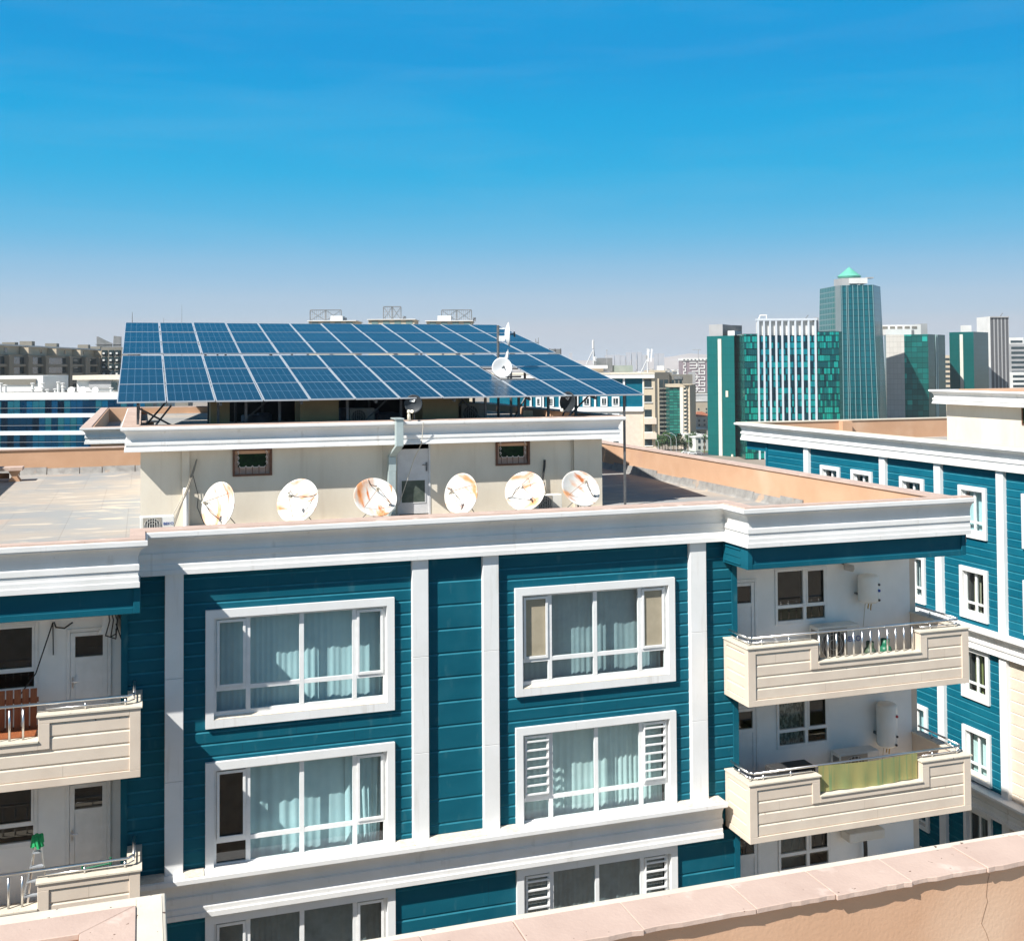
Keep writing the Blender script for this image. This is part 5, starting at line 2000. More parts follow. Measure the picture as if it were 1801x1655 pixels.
b.box('mesh_panel', MESHM, 965, 987, 614, 640, 0, 5)
for p in (966, 976, 986):
    b.box('screen_post', KNOB, p - 0.5, p + 0.5, 612.8, 640, -0.12, -0.01)
b.box('roof_wall', BEIGE, 940, 992, 640, 1000, -1, 12)
t = bgthing('telecom_mast', 'small dark antenna cluster just above the right edge of the panels', 'mast', 944, 320)
q = BG(t, 944, 320)
for dx, ya in ((-2.0, 596), (0.4, 600), (3, 594)):
    q.box('antenna_rod', MESHM, 944 + dx - 0.5, 944 + dx + 0.5, ya, 625, 0, 0.2)
q.box('antenna_bracket', MESHM, 942, 947, 603, 604.2, -0.1, -0.01)

# --- towers behind it
TOWERSHADE = mat('shade_toned_render', (0.105, 0.10, 0.085), (0.085, 0.08, 0.07), 0.08, 0.8)  # grey beige render darkened so the colour carries this front's shade
t = bgthing('apartment_tower', 'grey beige tower with two columns of stacked balconies, beside the green glass block', 'building', 1165, 640)
b = BG(t, 1165, 640)
b.box('wall', TOWERSHADE, 1149, 1176.5, 655, 1000, 0, 22)
b.box('roof_band', BEIGE, 1140, 1170, 651.5, 656, 1, 22)
b.box('corner_pier', BEIGE, 1155.5, 1158, 666, 1000, -0.8, 0.0)
b.box('glass_bay', DKGLASS, 1158.5, 1165.5, 668, 1000, -0.15, 0.05)
b.box('glass_bay', DKGLASS, 1167, 1174, 668, 1000, -0.15, 0.05)
for k in range(15):
    y_ = 682 + k * 7.4
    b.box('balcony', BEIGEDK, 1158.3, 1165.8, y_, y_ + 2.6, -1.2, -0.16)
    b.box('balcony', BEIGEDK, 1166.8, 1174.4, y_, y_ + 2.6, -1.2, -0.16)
b.box('roof_block', WHITER, 1160.5, 1169.5, 643.5, 651.4, 5, 15)
b.box('roof_block', BEIGEDK, 1176.6, 1182, 656, 677, 3, 18)
GREENC = cells('green_office_cells', [(0.006, 0.07, 0.06), (0.01, 0.13, 0.105), (0.02, 0.19, 0.15), (0.006, 0.09, 0.085)], 2.2, 1.6, (0.01, 0.05, 0.05), 0.06, 0.25, 0.2)
t = bgthing('office_building', 'green glass block in a cream frame, left of the cream tower', 'building', 1186, 626)
b = BG(t, 1186, 626)
b.box('glass_facade', GREENC, 1176, 1194.5, 681, 1000, 0, 20, uv=True)
b.box('frame_top', BEIGE, 1175, 1200, 676, 681, -0.8, 20)
b.box('frame_side', WHITER, 1194.5, 1199.8, 681.01, 1000, -0.8, 20)
t = bgthing('apartment_tower', 'narrow cream tower with one column of small windows and a shaded side', 'building', 1206, 612)
b = BG(t, 1206, 612)
mb = MB()
P4 = pgon([(1201, 617), (1212, 612), (1222.5, 632), (1211, 642)])
mb.prism(P4, 0, b.Z(677))
mb.build('wall', BEIGE, t)
for k in range(13):
    y_ = 682 + k * 6.7
    o = b.box('window', DKGLASS, 1202.3, 1205.8, y_, y_ + 3.6, 0.2, 1.6)
    b.box('window_sill', WHITER, 1202, 1206.3, y_ + 3.6, y_ + 4.3, -0.2, 1.5, o)
b.box('roof_band', BEIGE, 1203, 1212, 675.5, 677.2, -0.4, 6)
t = bgthing('apartment_building', 'low grey building behind the green glass block and the cream tower', 'building', 1195, 760)
b = BG(t, 1195, 760)
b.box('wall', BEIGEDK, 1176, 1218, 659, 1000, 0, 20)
b.box('wall_pier', GREYR, 1217, 1222, 655, 1000, -1, 18)
for p in (1180, 1187, 1194):
    b.box('window', DKGLASS, p, p + 4, 668, 674, -0.3, 0.05)
b.box('roof_screen', MESHM, 1184, 1199, 662, 667, -0.6, -0.31)
MAUVE = mat('mauve_render', (0.22, 0.17, 0.19), (0.26, 0.21, 0.22), 0.05, 0.8)
t = bgthing('apartment_tower', 'mauve tower with a white maze pattern, left of the tall green glass tower', 'building', 1222, 1200)
b = BG(t, 1222, 1200)
b.box('wall', MAUVE, 1199, 1250, 633, 690, 0, 24)
b.box('roof_band', WHITER, 1198.5, 1250, 630, 634.5, -1.2, 25)
for i in range(7):
    b.box('roof_window', DKGLASS, 1201 + i * 6.5, 1204 + i * 6.5, 632, 633.5, -1.4, -1.21)
for k in range(11):
    y_ = 637 + k * 5.1
    if k % 2:
        b.box('maze_band', WHITER, 1212 if k % 4 == 1 else 1216, 1230, y_, y_ + 1.7, -0.8, 0.05)
        b.box('maze_band', WHITER, 1232, 1239, y_, y_ + 1.7, -0.8, 0.05)
    else:
        b.box('maze_band', WHITER, 1212, 1224, y_, y_ + 1.7, -0.8, 0.05)
        b.box('maze_band', WHITER, 1227, 1239, y_, y_ + 1.7, -0.8, 0.05)
    b.box('maze_band', WHITER, 1201, 1205.5, y_, y_ + 1.6, -0.8, 0.05)
    if k < 10:
        b.box('maze_riser', WHITER, 1224 if k % 4 < 2 else 1228, (1224 if k % 4 < 2 else 1228) + 1.6, y_ + 1.7, y_ + 5.1, -0.8, 0.05)
        b.box('maze_riser', WHITER, 1237.4, 1239, y_ + 1.7, y_ + 5.1, -0.8, 0.05) if k % 2 else None
        b.box('maze_riser', WHITER, 1201 if k % 2 else 1204, 1202.3 if k % 2 else 1205.3, y_ + 1.6, y_ + 5.1, -0.8, 0.05)
b.box('lower_block', BEIGEDK, 1212, 1250, 690, 1000, -3, 24)
t = bgthing('tower_crane', 'thin pale tower crane above the maze patterned tower', 'crane', 1228, 1100)
b = BG(t, 1228, 1100)
b.box('crane_mast', GREYR, 1227.4, 1228.4, 616, 660, 0, 0.6)
b.box('crane_jib', GREYR, 1218, 1233, 614.8, 615.7, -0.1, 0.5)

# --- green glass tower A
GLA = cells('emerald_glass', [(0.003, 0.180, 0.172), (0.005, 0.21, 0.198)], 1.5, 3.3, (0.003, 0.15, 0.145), 0.06, 0.06, 0.2, 0.5, 3, 0.6, metallic=0.6)
GLD = cells('dark_green_glass_wall', [(0.015, 0.09, 0.09), (0.025, 0.125, 0.12)], 1.5, 3.3, (0.01, 0.04, 0.04), 0.08, 0.08, 0.15, 0.5, 5, 0.5, metallic=0.6)
STRIP = mat('pale_stone_strip', (0.62, 0.60, 0.52), (0.55, 0.53, 0.46), 0.2, 0.7)
t = bgthing('office_tower', 'tall emerald glass tower with one pale vertical strip, left end of the glass group', 'tower', 1280, 545)
zt_ = zz(1280, 590, 545)
A_, B_, C_, D_ = (1243, 562), (1291, 548), (1308, 566), (1262, 580)
mb = MB()
mb.prism(pgon([A_, B_, C_, D_]), 0, zt_)
mb.f, mb.uv, mb.mi = mb.f[:], mb.uv[:], [0, 1, 1, 0, 1, 1]
mb.build('glass_facade', [GLA, GLD], t)


def face_strip(name, m, t, A, B, p0, p1, z0, z1, out=0.35):
    """slab on the facade between ground points A and B, spanning picture columns p0..p1"""
    a, c_ = Vector(pt(*A)), Vector(pt(*B))
    d = (c_ - a).normalized()
    n = Vector((d.y, -d.x))

    def hit(px):
        r = ray(px, 640)
        rd = Vector((r.x, r.y))
        den = rd.x * d.y - rd.y * d.x
        s_ = (a.x * d.y - a.y * d.x) / den
        return rd * s_

    q0, q1 = hit(p0), hit(p1)
    mb = MB()
    mb.prism([tuple(q0 + n * out), tuple(q1 + n * out), tuple(q1 - n * 0.05), tuple(q0 - n * 0.05)], z0, z1)
    return mb.build(name, m, t)


face_strip('stone_strip', STRIP, t, A_, B_, 1263.5, 1269.5, 0, zt_ - 1.5)
face_strip('sign_plate', LIPTOP, t, A_, B_, 1276.5, 1280.5, zz(1278, 699, 545), zz(1278, 688, 545))
face_strip('sign_plate', LIPTOP, t, A_, B_, 1285, 1288, zz(1286, 808, 545), zz(1286, 800, 545))
mb = MB()
mb.prism(pgon([(1247, 563), (1271, 556), (1285, 570), (1262, 577)]), zt_, zz(1260, 571, 560))
mb.build('plant_room', GREYR, t)
mb = MB()
mb.prism(pgon([(1271.2, 557), (1305, 567), (1305, 575), (1280, 577)]), zt_, zz(1290, 572, 560))
mb.build('plant_room', MESHM, t)
mb = MB()
mb.prism(pgon([(1280, 553), (1292, 551), (1304, 563), (1292, 566)]), zt_, zz(1290, 582, 552))
mb.build('plant_room', WHITER, t)

# --- slab with white fins
FINW = mat('aluminium_fin', (0.58, 0.62, 0.66), (0.52, 0.56, 0.60), 0.2, 0.5)
CEL = [(0.0084, 0.084, 0.098), (0.014, 0.504, 0.392), (0.0112, 0.196, 0.196), (0.028, 0.728, 0.56), (0.0112, 0.364, 0.322)]
CELB = [(0.0084, 0.112, 0.154), (0.014, 0.504, 0.56), (0.007, 0.07, 0.105), (0.021, 0.658, 0.616), (0.014, 0.252, 0.308)]
FIN = cells('finned_glass', CELB, 0.95, 3.05, (0.004, 0.03, 0.035), 0.06, 0.16, 0.2, 0.5, 11, 0.45, metallic=0.97)
WING = cells('wing_glass', CEL, 0.95, 3.05, (0.006, 0.04, 0.04), 0.10, 0.14, 0.2, 0.5, 17, 0.55, metallic=0.97)
t = bgthing('office_tower', 'glass office slab with ten white vertical fins and two brighter glass wings', 'tower', 1385, 532)
b = BG(t, 1385, 532)
b.box('glass_wing', WING, 1308.5, 1331.5, 588, 1000, 0, 24, uv=True)
b.box('glass_facade', FIN, 1331.5, 1437, 590, 1000, 0.4, 26, uv=True)
b.box('glass_wing', WING, 1437, 1474.5, 584.5, 1000, -0.6, 24, uv=True)
b.box('wing_side', GLD, 1474.6, 1480, 584, 1000, -0.62, 24, uv=True)
b.box('roof_edge', DKGLASS, 1437, 1474.5, 583.4, 584.4, -0.8, 24)
b.box('roof_edge', DKGLASS, 1308, 1331.5, 586.9, 587.9, -0.2, 24)
b.box('attic_wall', WHITER, 1333, 1434, 565, 589.9, 1.2, 4)
b.box('top_beam', FINW, 1331.5, 1437.2, 560.3, 563.8, -0.6, 4)
b.box('attic_side', GREYR, 1434.1, 1441, 559, 590, 1.0, 20)
for p in (1333.4, 1343.6, 1354.3, 1365, 1375.6, 1386.8, 1398.6, 1410.4, 1421.9, 1434):
    b.box('fin', FINW, p - 1.5, p + 1.5, 563.81, 1000, -0.5, 0.39)
mb = MB(b.T)
mb.tube([(b.X(1338), 4, b.Z(561)), (b.X(1341), 4, b.Z(554)), (b.X(1352), 4, b.Z(554)), (b.X(1352), 4, b.Z(561))], 0.35, 6)
mb.build('roof_crane', WHITER, t)
mb = MB(b.T)
mb.tube([(b.X(1421), 4, b.Z(560)), (b.X(1426), 4, b.Z(554))], 0.2, 5)
mb.build('roof_antenna', MESHM, t)

# --- tapering tower with the mint cone
TAP = cells('tapering_glass', [(0.004, 0.15, 0.18), (0.006, 0.19, 0.22)], 2.4, 3.2, (0.006, 0.07, 0.09), 0.10, 0.14, 0.14, 0.5, 23, 0.5, metallic=0.6)
TAPG = cells('gridded_glass', [(0.03, 0.17, 0.16), (0.05, 0.23, 0.21)], 2.6, 3.0, (0.22, 0.30, 0.28), 0.22, 0.22, 0.25, 0.5, 29, 0.4, metallic=0.5)
t = bgthing('office_tower', 'tallest tower, tapering blue green glass topped by a mint cone roof', 'tower', 1500, 630)
zt_ = zz(1500, 502, 612)
mb = MB()
bot = [(1434, 640), (1469, 616), (1480, 612), (1545, 606), (1560, 624), (1552, 664), (1450, 668)]
top = [(1443, 640), (1470, 616), (1480, 612), (1537, 608), (1549.5, 624), (1544, 660), (1456, 664)]
mb.prism(pgon(bot), 0, zt_, pgon(top))
mb.mi = [1, 2, 0, 0, 0, 0, 0, 0, 0]
mb.build('glass_facade', [TAP, TAPG, mat('slate_corner', (0.17, 0.21, 0.22), (0.14, 0.18, 0.19), 0.1, 0.4)], t)
STR = mat('pale_mullion', (0.30, 0.42, 0.42), None, rough=0.5)
b0, b1 = Vector(pt(1480, 611.6)), Vector(pt(1545, 605.6))
t0, t1 = Vector(pt(1480, 611.6)), Vector(pt(1537, 607.6))
for f_ in (0.03, 0.17, 0.22, 0.37, 0.52, 0.68, 0.84, 0.98):
    p_, q_ = b0.lerp(b1, f_), t0.lerp(t1, f_)
    mb = MB()
    mb.cyl((p_.x, p_.y, 0), (q_.x, q_.y, zt_), 0.13, 4)
    mb.build('mullion', STR, t)
b = BG(t, 1495, 630)
mb = MB()
mb.prism(pgon([(1468, 628), (1482, 618), (1514, 616), (1520, 632), (1500, 650), (1474, 650)]), zt_, zz(1495, 491, 625))
mb.build('gallery', GREYR, t)
b.box('gallery_wall', WHITER, 1482.5, 1513, 492.5, 502, -14.2, 4)
b.box('gallery_beam', GREYR, 1512, 1524, 491.2, 493, -14, -10)
cx, cy = pt(1495, 630)
z0_ = zz(1495, 490.5, 630)
k_ = 630 / FP
mb = MB()
mb.lathe([(13 * k_, 0), (18.5 * k_, 1.0 * k_), (20.5 * k_, 4.2 * k_), (19 * k_, 5.5 * k_), (14 * k_, 9.5 * k_), (8 * k_, 14.5 * k_), (3 * k_, 18.6 * k_), (0.6 * k_, 20.2 * k_), (0.3 * k_, 20.6 * k_), (0.2 * k_, 23 * k_), (0.01, 23.2 * k_)], 32, (cx, cy, z0_))
mb.build('cone_roof', MINT, t, smooth=False)

# --- stone fronted tower, paired tower, striped tower
STONE = cells('stone_panels', [(0.46, 0.44, 0.40), (0.52, 0.50, 0.46)], 2.2, 3.2, (0.34, 0.33, 0.30), 0.05, 0.06, 0.7, 0.3, 31, 0.3)
GRN2 = cells('green_glass_bands', [(0.01, 0.20, 0.18), (0.012, 0.25, 0.22), (0.01, 0.17, 0.15), (0.03, 0.55, 0.45)], 3.0, 3.2, (0.006, 0.06, 0.055), 0.05, 0.10, 0.15, 0.5, 37, 0.8, metallic=0.6)
t = bgthing('office_tower', 'stone and green glass tower just right of the tapering tower', 'tower', 1605, 690)
zt_ = zz(1600, 589, 690)
E_ = [(1555, 700), (1558, 690), (1590, 686), (1632, 680), (1662, 700), (1640, 730), (1565, 735)]
mb = MB()
mb.prism(pgon(E_), 0, zt_)
mb.mi = [0, 1, 2, 3, 3, 0, 0, 0, 0]
mb.build('facade', [GLA, STONE, GRN2, GLD], t)
face_strip('corner_mullion', STR, t, (1632, 680), (1662, 700), 1645.5, 1646.5, 0, zt_, 0.4)
face_strip('corner_mullion', STR, t, (1632, 680), (1662, 700), 1648, 1649, 0, zt_, 0.4)
b = BG(t, 1600, 705)
b.box('roof_house', WHITER, 1556, 1626, 571, 589, 6, 20)
b.box('roof_house_side', GREYR, 1626.1, 1637.5, 569, 589, 6, 20)
b.box('roof_house', WHITER, 1556, 1601, 579, 589, -2, 5.5)
for i in range(5):
    b.box('roof_recess', BEIGEDK, 1558 + i * 13, 1567 + i * 13, 573.5, 578, 5.8, 5.99)
b.box('roof_opening', MESHM, 1602, 1613, 580, 588, 5.6, 5.79)
t = bgthing('office_tower', 'paired emerald glass tower with a pale strip, in front of the grey striped tower', 'tower', 1700, 720)
zt_ = zz(1700, 584, 720)
F_ = [(1669.5, 728), (1712, 716), (1738, 736), (1700, 748)]
mb = MB()
mb.prism(pgon(F_), 0, zt_)
mb.mi = [0, 1, 1, 0, 1, 1]
mb.build('glass_facade', [GLA, GLD], t)
face_strip('stone_strip', STRIP, t, F_[0], F_[1], 1689, 1694.5, 0, zt_ - 1.5)
b = BG(t, 1700, 750)
b.box('roof_block', WHITER, 1698, 1712, 572, 584, 3, 8)
STRIPED = cells('grey_striped_wall', [(0.08, 0.08, 0.085), (0.10, 0.10, 0.105)], 2.5, 60, (0.34, 0.34, 0.34), 0.33, 0.0, 0.6, 0.3, 41, 0)
t = bgthing('office_tower', 'grey tower with dark vertical stripes at the right, behind the paired emerald tower', 'tower', 1755, 760)
b = BG(t, 1755, 760)
b.box('wall', STRIPED, 1741, 1774.5, 559, 1000, 0, 18, uv=True)
b.box('wall_edge', WHITER, 1737.5, 1741, 557, 1000, -0.8, 18)
b.box('roof_edge', GREYR, 1741, 1775, 556.8, 558.9, -0.8, 18)
mb = MB(b.T)
mb.tube([(b.X(1762), 2, b.Z(557)), (b.X(1766), 2, b.Z(551))], 0.25, 5)
mb.build('roof_antenna', MESHM, t)
for i, (p0, p1, ya, D, m, lab) in enumerate(((1776, 1812, 605, 1000, GREYR, 'grey block with dark bands at the far right edge of the picture'), (1775, 1800, 594, 1150, WHITER, 'pale roofed tower far behind at the right edge'), (1660, 1671, 625, 1050, BEIGE, 'thin slice of a beige tower between the two glass towers'), (1778, 1815, 655, 850, WHITER, 'low white building at the foot of the right edge blocks'))):
    t = bgthing('apartment_tower', lab, 'building', (p0 + p1) / 2, D)
    b = BG(t, (p0 + p1) / 2, D)
    b.box('wall', m, p0, p1, ya, 1000, 0, 20)
    n = 7
    for k in range(n):
        y_ = ya + 5 + k * 8.5
        b.box('window_band', DKGLASS, p0 + 2, p1 - 2, y_, y_ + 4, -0.25, 0.05)

# --- left: brown apartment row seen obliquely
t = bgthing('apartment_building', 'long brown grey apartment row in shade at the left horizon', 'building', 60, 350)
q0, q1 = Vector(pt(-60, 312)), Vector(pt(206, 470))
d = (q1 - q0).normalized()
n_ = Vector((d.y, -d.x))
if n_.dot(q0) > 0:
    n_ = -n_
zt_ = zz(0, 604, 338)
BR = mat('brown_grey_render', (0.33, 0.27, 0.20), (0.28, 0.23, 0.17), 0.06, 0.85)
Lr = (q1 - q0).length


def rowbox(name, m, a, c_, o0, o1, z0, z1, parent=None):
    P = [q0 + d * a + n_ * o1, q0 + d * c_ + n_ * o1, q0 + d * c_ + n_ * o0, q0 + d * a + n_ * o0]
    mb = MB()
    mb.prism([tuple(p) for p in P], z0, z1)
    return mb.build(name, m, parent or t)


rowbox('wall', BR, 0, Lr, -16, 0, 0, zt_ - 3.2)
rowbox('attic', BEIGE, 0, Lr, -14, -2.0, zt_ - 3.2, zt_ - 0.6)
rowbox('roof', WHITER, 0, Lr, -15, -1.2, zt_ - 0.6, zt_ - 0.1)
s_ = 0
rnd = random.Random(9)
while s_ < Lr - 4:
    bay = rnd.choice([13, 16, 19, 23])
    pier = rnd.choice([3, 4, 6])
    rowbox('pier', BR, s_, s_ + pier, 0.01, 1.6, 0, zt_ - 3.3 - rnd.uniform(0, .5))
    for k in range(6):
        z1 = zt_ - 4.0 - k * 3.1
        o = rowbox('window', DKGLASS, s_ + pier + 0.3, min(Lr, s_ + pier + bay - 0.3), 0.0, 0.25, z1 - 2.2, z1)
        rowbox('balcony_rail', BR, s_ + pier + 0.2, min(Lr, s_ + pier + bay - 0.2), 0.26, 0.9, z1 - 3.0, z1 - 2.2, o)
    rowbox('attic_window', DKGLASS, s_ + pier + 2, s_ + pier + 4, -2.0, -1.9, zt_ - 2.6, zt_ - 1.2)
    if rnd.random() < 0.7:
        rowbox('roof_box', BEIGEDK, s_ + pier, s_ + pier + 3, -8, -4, zt_ - 0.1, zt_ + rnd.uniform(0.8, 1.8))
    s_ += pier + bay
for k in range(5):
    rowbox('parapet_block', BEIGE, 20 + k * 28, 23 + k * 28, -1.9, 0.9, zt_ - 3.1, zt_ - 0.9)
t = bgthing('roof_screen', 'two dark slanted mesh fins on a roof at the left end of the panels', 'roof screen', 190, 480)
b = BG(t, 190, 480)
for poly_ in ([(170, 592), (172, 592), (184, 598), (197, 604), (197, 613), (170, 612)], [(200, 591), (213, 592.5), (213, 612), (198.5, 612)]):
    mb = MB(b.T)
    mb.extr([(b.X(px), b.Z(py)) for px, py in poly_], 0, 0.5)
    mb.build('mesh_panel', MESHM, t)
b.box('roof_beam', MESHM, 168, 214, 605.5, 606.5, -0.3, -0.01)
t = bgthing('apartment_building', 'dark building with white balcony boxes tucked against the left end of the panels', 'building', 205, 440)
b = BG(t, 205, 440)
b.box('wall', BEIGEDK, 178, 225, 611, 1000, 0, 15)
for k in range(5):
    for p in (180, 192, 203):
        o = b.box('balcony', DKGLASS, p, p + 9, 616 + k * 12, 625 + k * 12, -0.3, 0.05)
        b.box('balcony_box', WHITER, p + 2, p + 5.5, 620 + k * 12, 623 + k * 12, -0.9, -0.31, o)

# --- left: white building with long glass balconies
DEEP = cells('deep_blue_glass', [(0.012, 0.13, 0.27), (0.015, 0.20, 0.36), (0.008, 0.07, 0.15), (0.04, 0.26, 0.33), (0.008, 0.03, 0.06)], 1.15, 3.0, (0.006, 0.03, 0.05), 0.06, 0.03, 0.1, 0.6, 47, 0.15, metallic=0.97)
RAILG = glass('rail_glass', (0.80, 0.90, 0.94), 0.0)
t = bgthing('apartment_building', 'white building with long blue glass balconies behind the left roof', 'building', 110, 205)
b = BG(t, 110, 205)
b.box('glass_wall', DEEP, -60, 250, 703, 1000, 1.6, 20, uv=True)
b.box('roof_parapet', WHITER, -60, 250, 690, 703, -0.2, 1.0)
b.box('roof_slab', WHITER, -60, 250, 699, 702.9, 1.01, 22)
for y_ in (727.5, 758, 787, 817):
    b.box('balcony_slab', WHITE, -60, 250, y_, y_ + 6.5, -0.1, 1.59)
    o = b.box('glass_rail', RAILG, -60, 250, y_ - 9.6, y_, -0.05, 0.0)
    b.box('rail_top', STEEL, -60, 250, y_ - 10.4, y_ - 9.7, -0.09, 0.04, o)
b.box('roof_house', WHITER, -60, 52, 661, 690, 6, 18)
b.box('roof_house_recess', BEIGEDK, -60, 40, 667, 677, 5.7, 5.99)
b.box('roof_house', WHITER, 113, 235, 669, 690, 6, 18)
b.box('roof_house_cap', LIPTOP, 109, 240, 661, 669, 5, 19)
b.box('roof_house_recess', GREYR, 136, 178, 671.5, 684, 5.6, 5.99)
b.box('roof_house_door', DKGLASS, 177.5, 188, 673.5, 688, 5.3, 5.59)
for px, py in ((2, 674), (10, 677), (58, 674), (58, 684), (76, 674), (76, 681), (84, 685), (98, 684), (103, 672), (111, 674), (112, 680), (131, 682), (196, 682)):
    v_ = bgthing('roof_vent', 'white mushroom vent on the white building roof', 'vent', px, 207.5, 'mushroom vents on the white roof')
    q = BG(v_, px, 207.5)
    mb = MB(q.T)
    h_ = q.Z(py)
    zb_ = q.Z(700)
    mb.lathe([(0.25, zb_), (0.25, h_ - 0.45), (0.20, h_ - 0.35), (0.22, h_ - 0.30), (0.42, h_ - 0.1), (0.42, h_), (0.01, h_ + 0.08)], 10)
    mb.build('vent_stack', WHITER, v_, smooth=False)
for px, w_ in ((126, 6.5), (146, 7), (168, 6)):
    v_ = bgthing('satellite_dish', 'plain white dish on the far white building roof', 'satellite dish', px, 206.5, 'white dishes on the far white roof')
    q = BG(v_, px, 206.5)
    mb = MB(q.T @ Matrix.Translation((0, 0, q.Z(687))) @ Matrix.Rotation(R(70), 4, 'X'))
    r_ = w_ * q.k
    mb.lathe([(r_ * k / 6 + 1e-3, 0.25 * r_ * (k / 6) ** 2) for k in range(7)] + [(r_, 0.22 * r_)] + [(r_ * k / 6 + 1e-3, 0.25 * r_ * (k / 6) ** 2 - 0.05) for k in range(5, -1, -1)], 20)
    mb.build('reflector', WHITER, v_, smooth=True)
    q.box('stand', GREYR, px - 0.6, px + 0.6, 689, 700, 0.1, 0.25)

# --- left: corner of the neighbouring roof
t = thing('apartment_building', 'neighbouring roof corner with white cornice and orange parapet, left of the solar house', 'building', (2, 66, 0))
mb = MB()
mb.sweep(cove_profile(41.72), [(-2.95, 99), (-2.95, 66.35), (14, 66.35)])
mb.build('cornice', WHITE2, t)
mb = MB()
mb.sweep([(0.28, 41.715), (0.28, 41.75), (-0.25, 41.75), (-0.25, 41.7)], [(14, 98.5), (-2.95, 98.5), (-2.95, 66.35), (14, 66.35)][1:])
mb.box(-2.6, 98.2, 41.3, 14, 98.7, 41.75)
mb.build('parapet_coping', COPING, t)
mb = MB()
mb.box(-2.72, 66.5, 40.5, -2.6, 98.2, 41.7)
mb.box(-2.6, 66.45, 40.5, 14, 66.58, 41.7)
mb.box(-2.6, 98.05, 40.5, 14, 98.19, 41.7)
mb.build('parapet_wall', ORANGE, t)
mb = MB()
mb.box(-2.7, 66.6, 40.3, 14, 98, 40.6)
mb.build('roof_deck', DECK, t)
mb = MB()
mb.box(-2.8, 66.45, 0, 14, 98.4, 40.28)
mb.build('wall', TEAL2, t)
mb = MB()
mb.box(-1.3, 74.0, 41.0, 1.6, 75.2, 41.2)
mb.build('bench_top', BROWNW, t2 := thing('bench', 'brown slab bench on the neighbouring roof corner', 'bench', (0, 74.6, 40.6)))
for q in (-1.0, 1.0):
    mb = MB()
    mb.box(q, 74.2, 40.6, q + 0.3, 75.0, 41.0)
    mb.build('bench_leg', ORANGE, t2)
# roof house of the same building out of frame at the left, whose shade falls on the roof
mb = MB()
mb.box(-16, 33.0, 40.72, -7.45, 46.3, 43.3)
mb.sweep([(o_, z_) for o_, z_ in pr], [(-16, 33.0), (-7.45, 33.0), (-7.45, 46.3), (-16, 46.3)], [1, 0.72, 1])
P_('roof_house_wall', mb, STUCCO)

# --- three towers with mesh frames above the panels
for px, p0, p1, yt, f0, f1, fy, w0, w1, wy, lab in ((570, 541, 627, 564, 543, 598, 545, 580, 601, 555.5, 'left one of the beige tower tops with mesh crowns above the panels'),
                                                   (690, 646, 731, 561.5, 673, 704, 539, 645, 646, 561, 'middle tower top with the tallest, narrowest mesh crown'),
                                                   (790, 748, 832, 564, 776, 829, 545, 769, 793, 555, 'right one of the beige tower tops with mesh crowns above the panels')):
    t = bgthing('apartment_tower', lab, 'building', px, 430, 'mesh crowned towers')
    b = BG(t, px, 430)
    b.box('wall', BEIGE, p0 + 2, p1 - 2, yt + 1.5, 1000, 0, 18)
    b.box('roof_edge', WHITER, p0, p1, yt, yt + 1.4, -0.8, 19)
    for k in range(4):
        x_ = p0 + 8 + k * 20
        b.box('window', mat('pale_green_glass', (0.16, 0.24, 0.22), None, rough=0.2) if 'pale_green_glass' not in bpy.data.materials else bpy.data.materials['pale_green_glass'], x_, x_ + 11, yt + 3, yt + 9, -0.2, 0.05)
    if w1 - w0 > 3:
        b.box('roof_block', WHITER, w0, w1, wy, yt, 2, 9)
    fr_p = b.box('mesh_frame', MESHM, f0, f1, fy - 0.9, fy + 0.6, 3.0, 3.3)
    for x_ in (f0, (f0 + f1) / 2, f1):
        b.box('frame_post', MESHM, x_ - 0.8, x_ + 0.8, fy + 0.6, yt, 3.0, 3.3, fr_p)
    n = 5 if f1 - f0 > 40 else 3
    for k in range(1, 5):
        y_ = fy + (yt - fy) * k / 5
        b.box('mesh_wire', GREYR, f0 + 0.5, f1 - 0.5, y_ - 0.3, y_ + 0.3, 3.1, 3.2, fr_p)
    for k in range(1, n * 3):
        x_ = f0 + (f1 - f0) * k / (n * 3)
        b.box('mesh_wire', GREYR, x_ - 0.32, x_ + 0.32, fy + 0.6, yt, 3.21, 3.3, fr_p)
    for a_, c_ in ((f0, (f0 + f1) / 2), ((f0 + f1) / 2, f1)):
        for fl in (0, 1):
            mb = MB(b.T)
            mb.cyl((b.X(a_), 3.0, b.Z(yt if fl else fy)), (b.X(c_), 3.0, b.Z(fy if fl else yt)), 0.12, 4)
            mb.build('mesh_brace', MESHM, fr_p)
    b.box('roof_vent', GREYR, f1 + 2, f1 + 7, yt - 6, yt, 5, 8)
for px, ya, w_, lab in ((232.5, 549, 1.7, 'dark tapering spire above the left top corner of the panels'), (319.8, 536, 0.7, 'thin tall mast above the second panel from the left'), (287.5, 560, 0.9, 'short dark stub above the panels between the spire and the thin mast')):
    t = bgthing('spire', lab, 'spire', px, 800)
    b = BG(t, px, 800)
    mb = MB(b.T)
    mb.cyl((0, 0, b.Z(640)), (0, 0, b.Z(ya)), w_ * b.k * 1.3, 6, w_ * b.k * 0.25)
    mb.build('shaft', MESHM, t)
    b.box('base', BEIGEDK, px - 14, px + 14, 640, 1000, -4, 8)

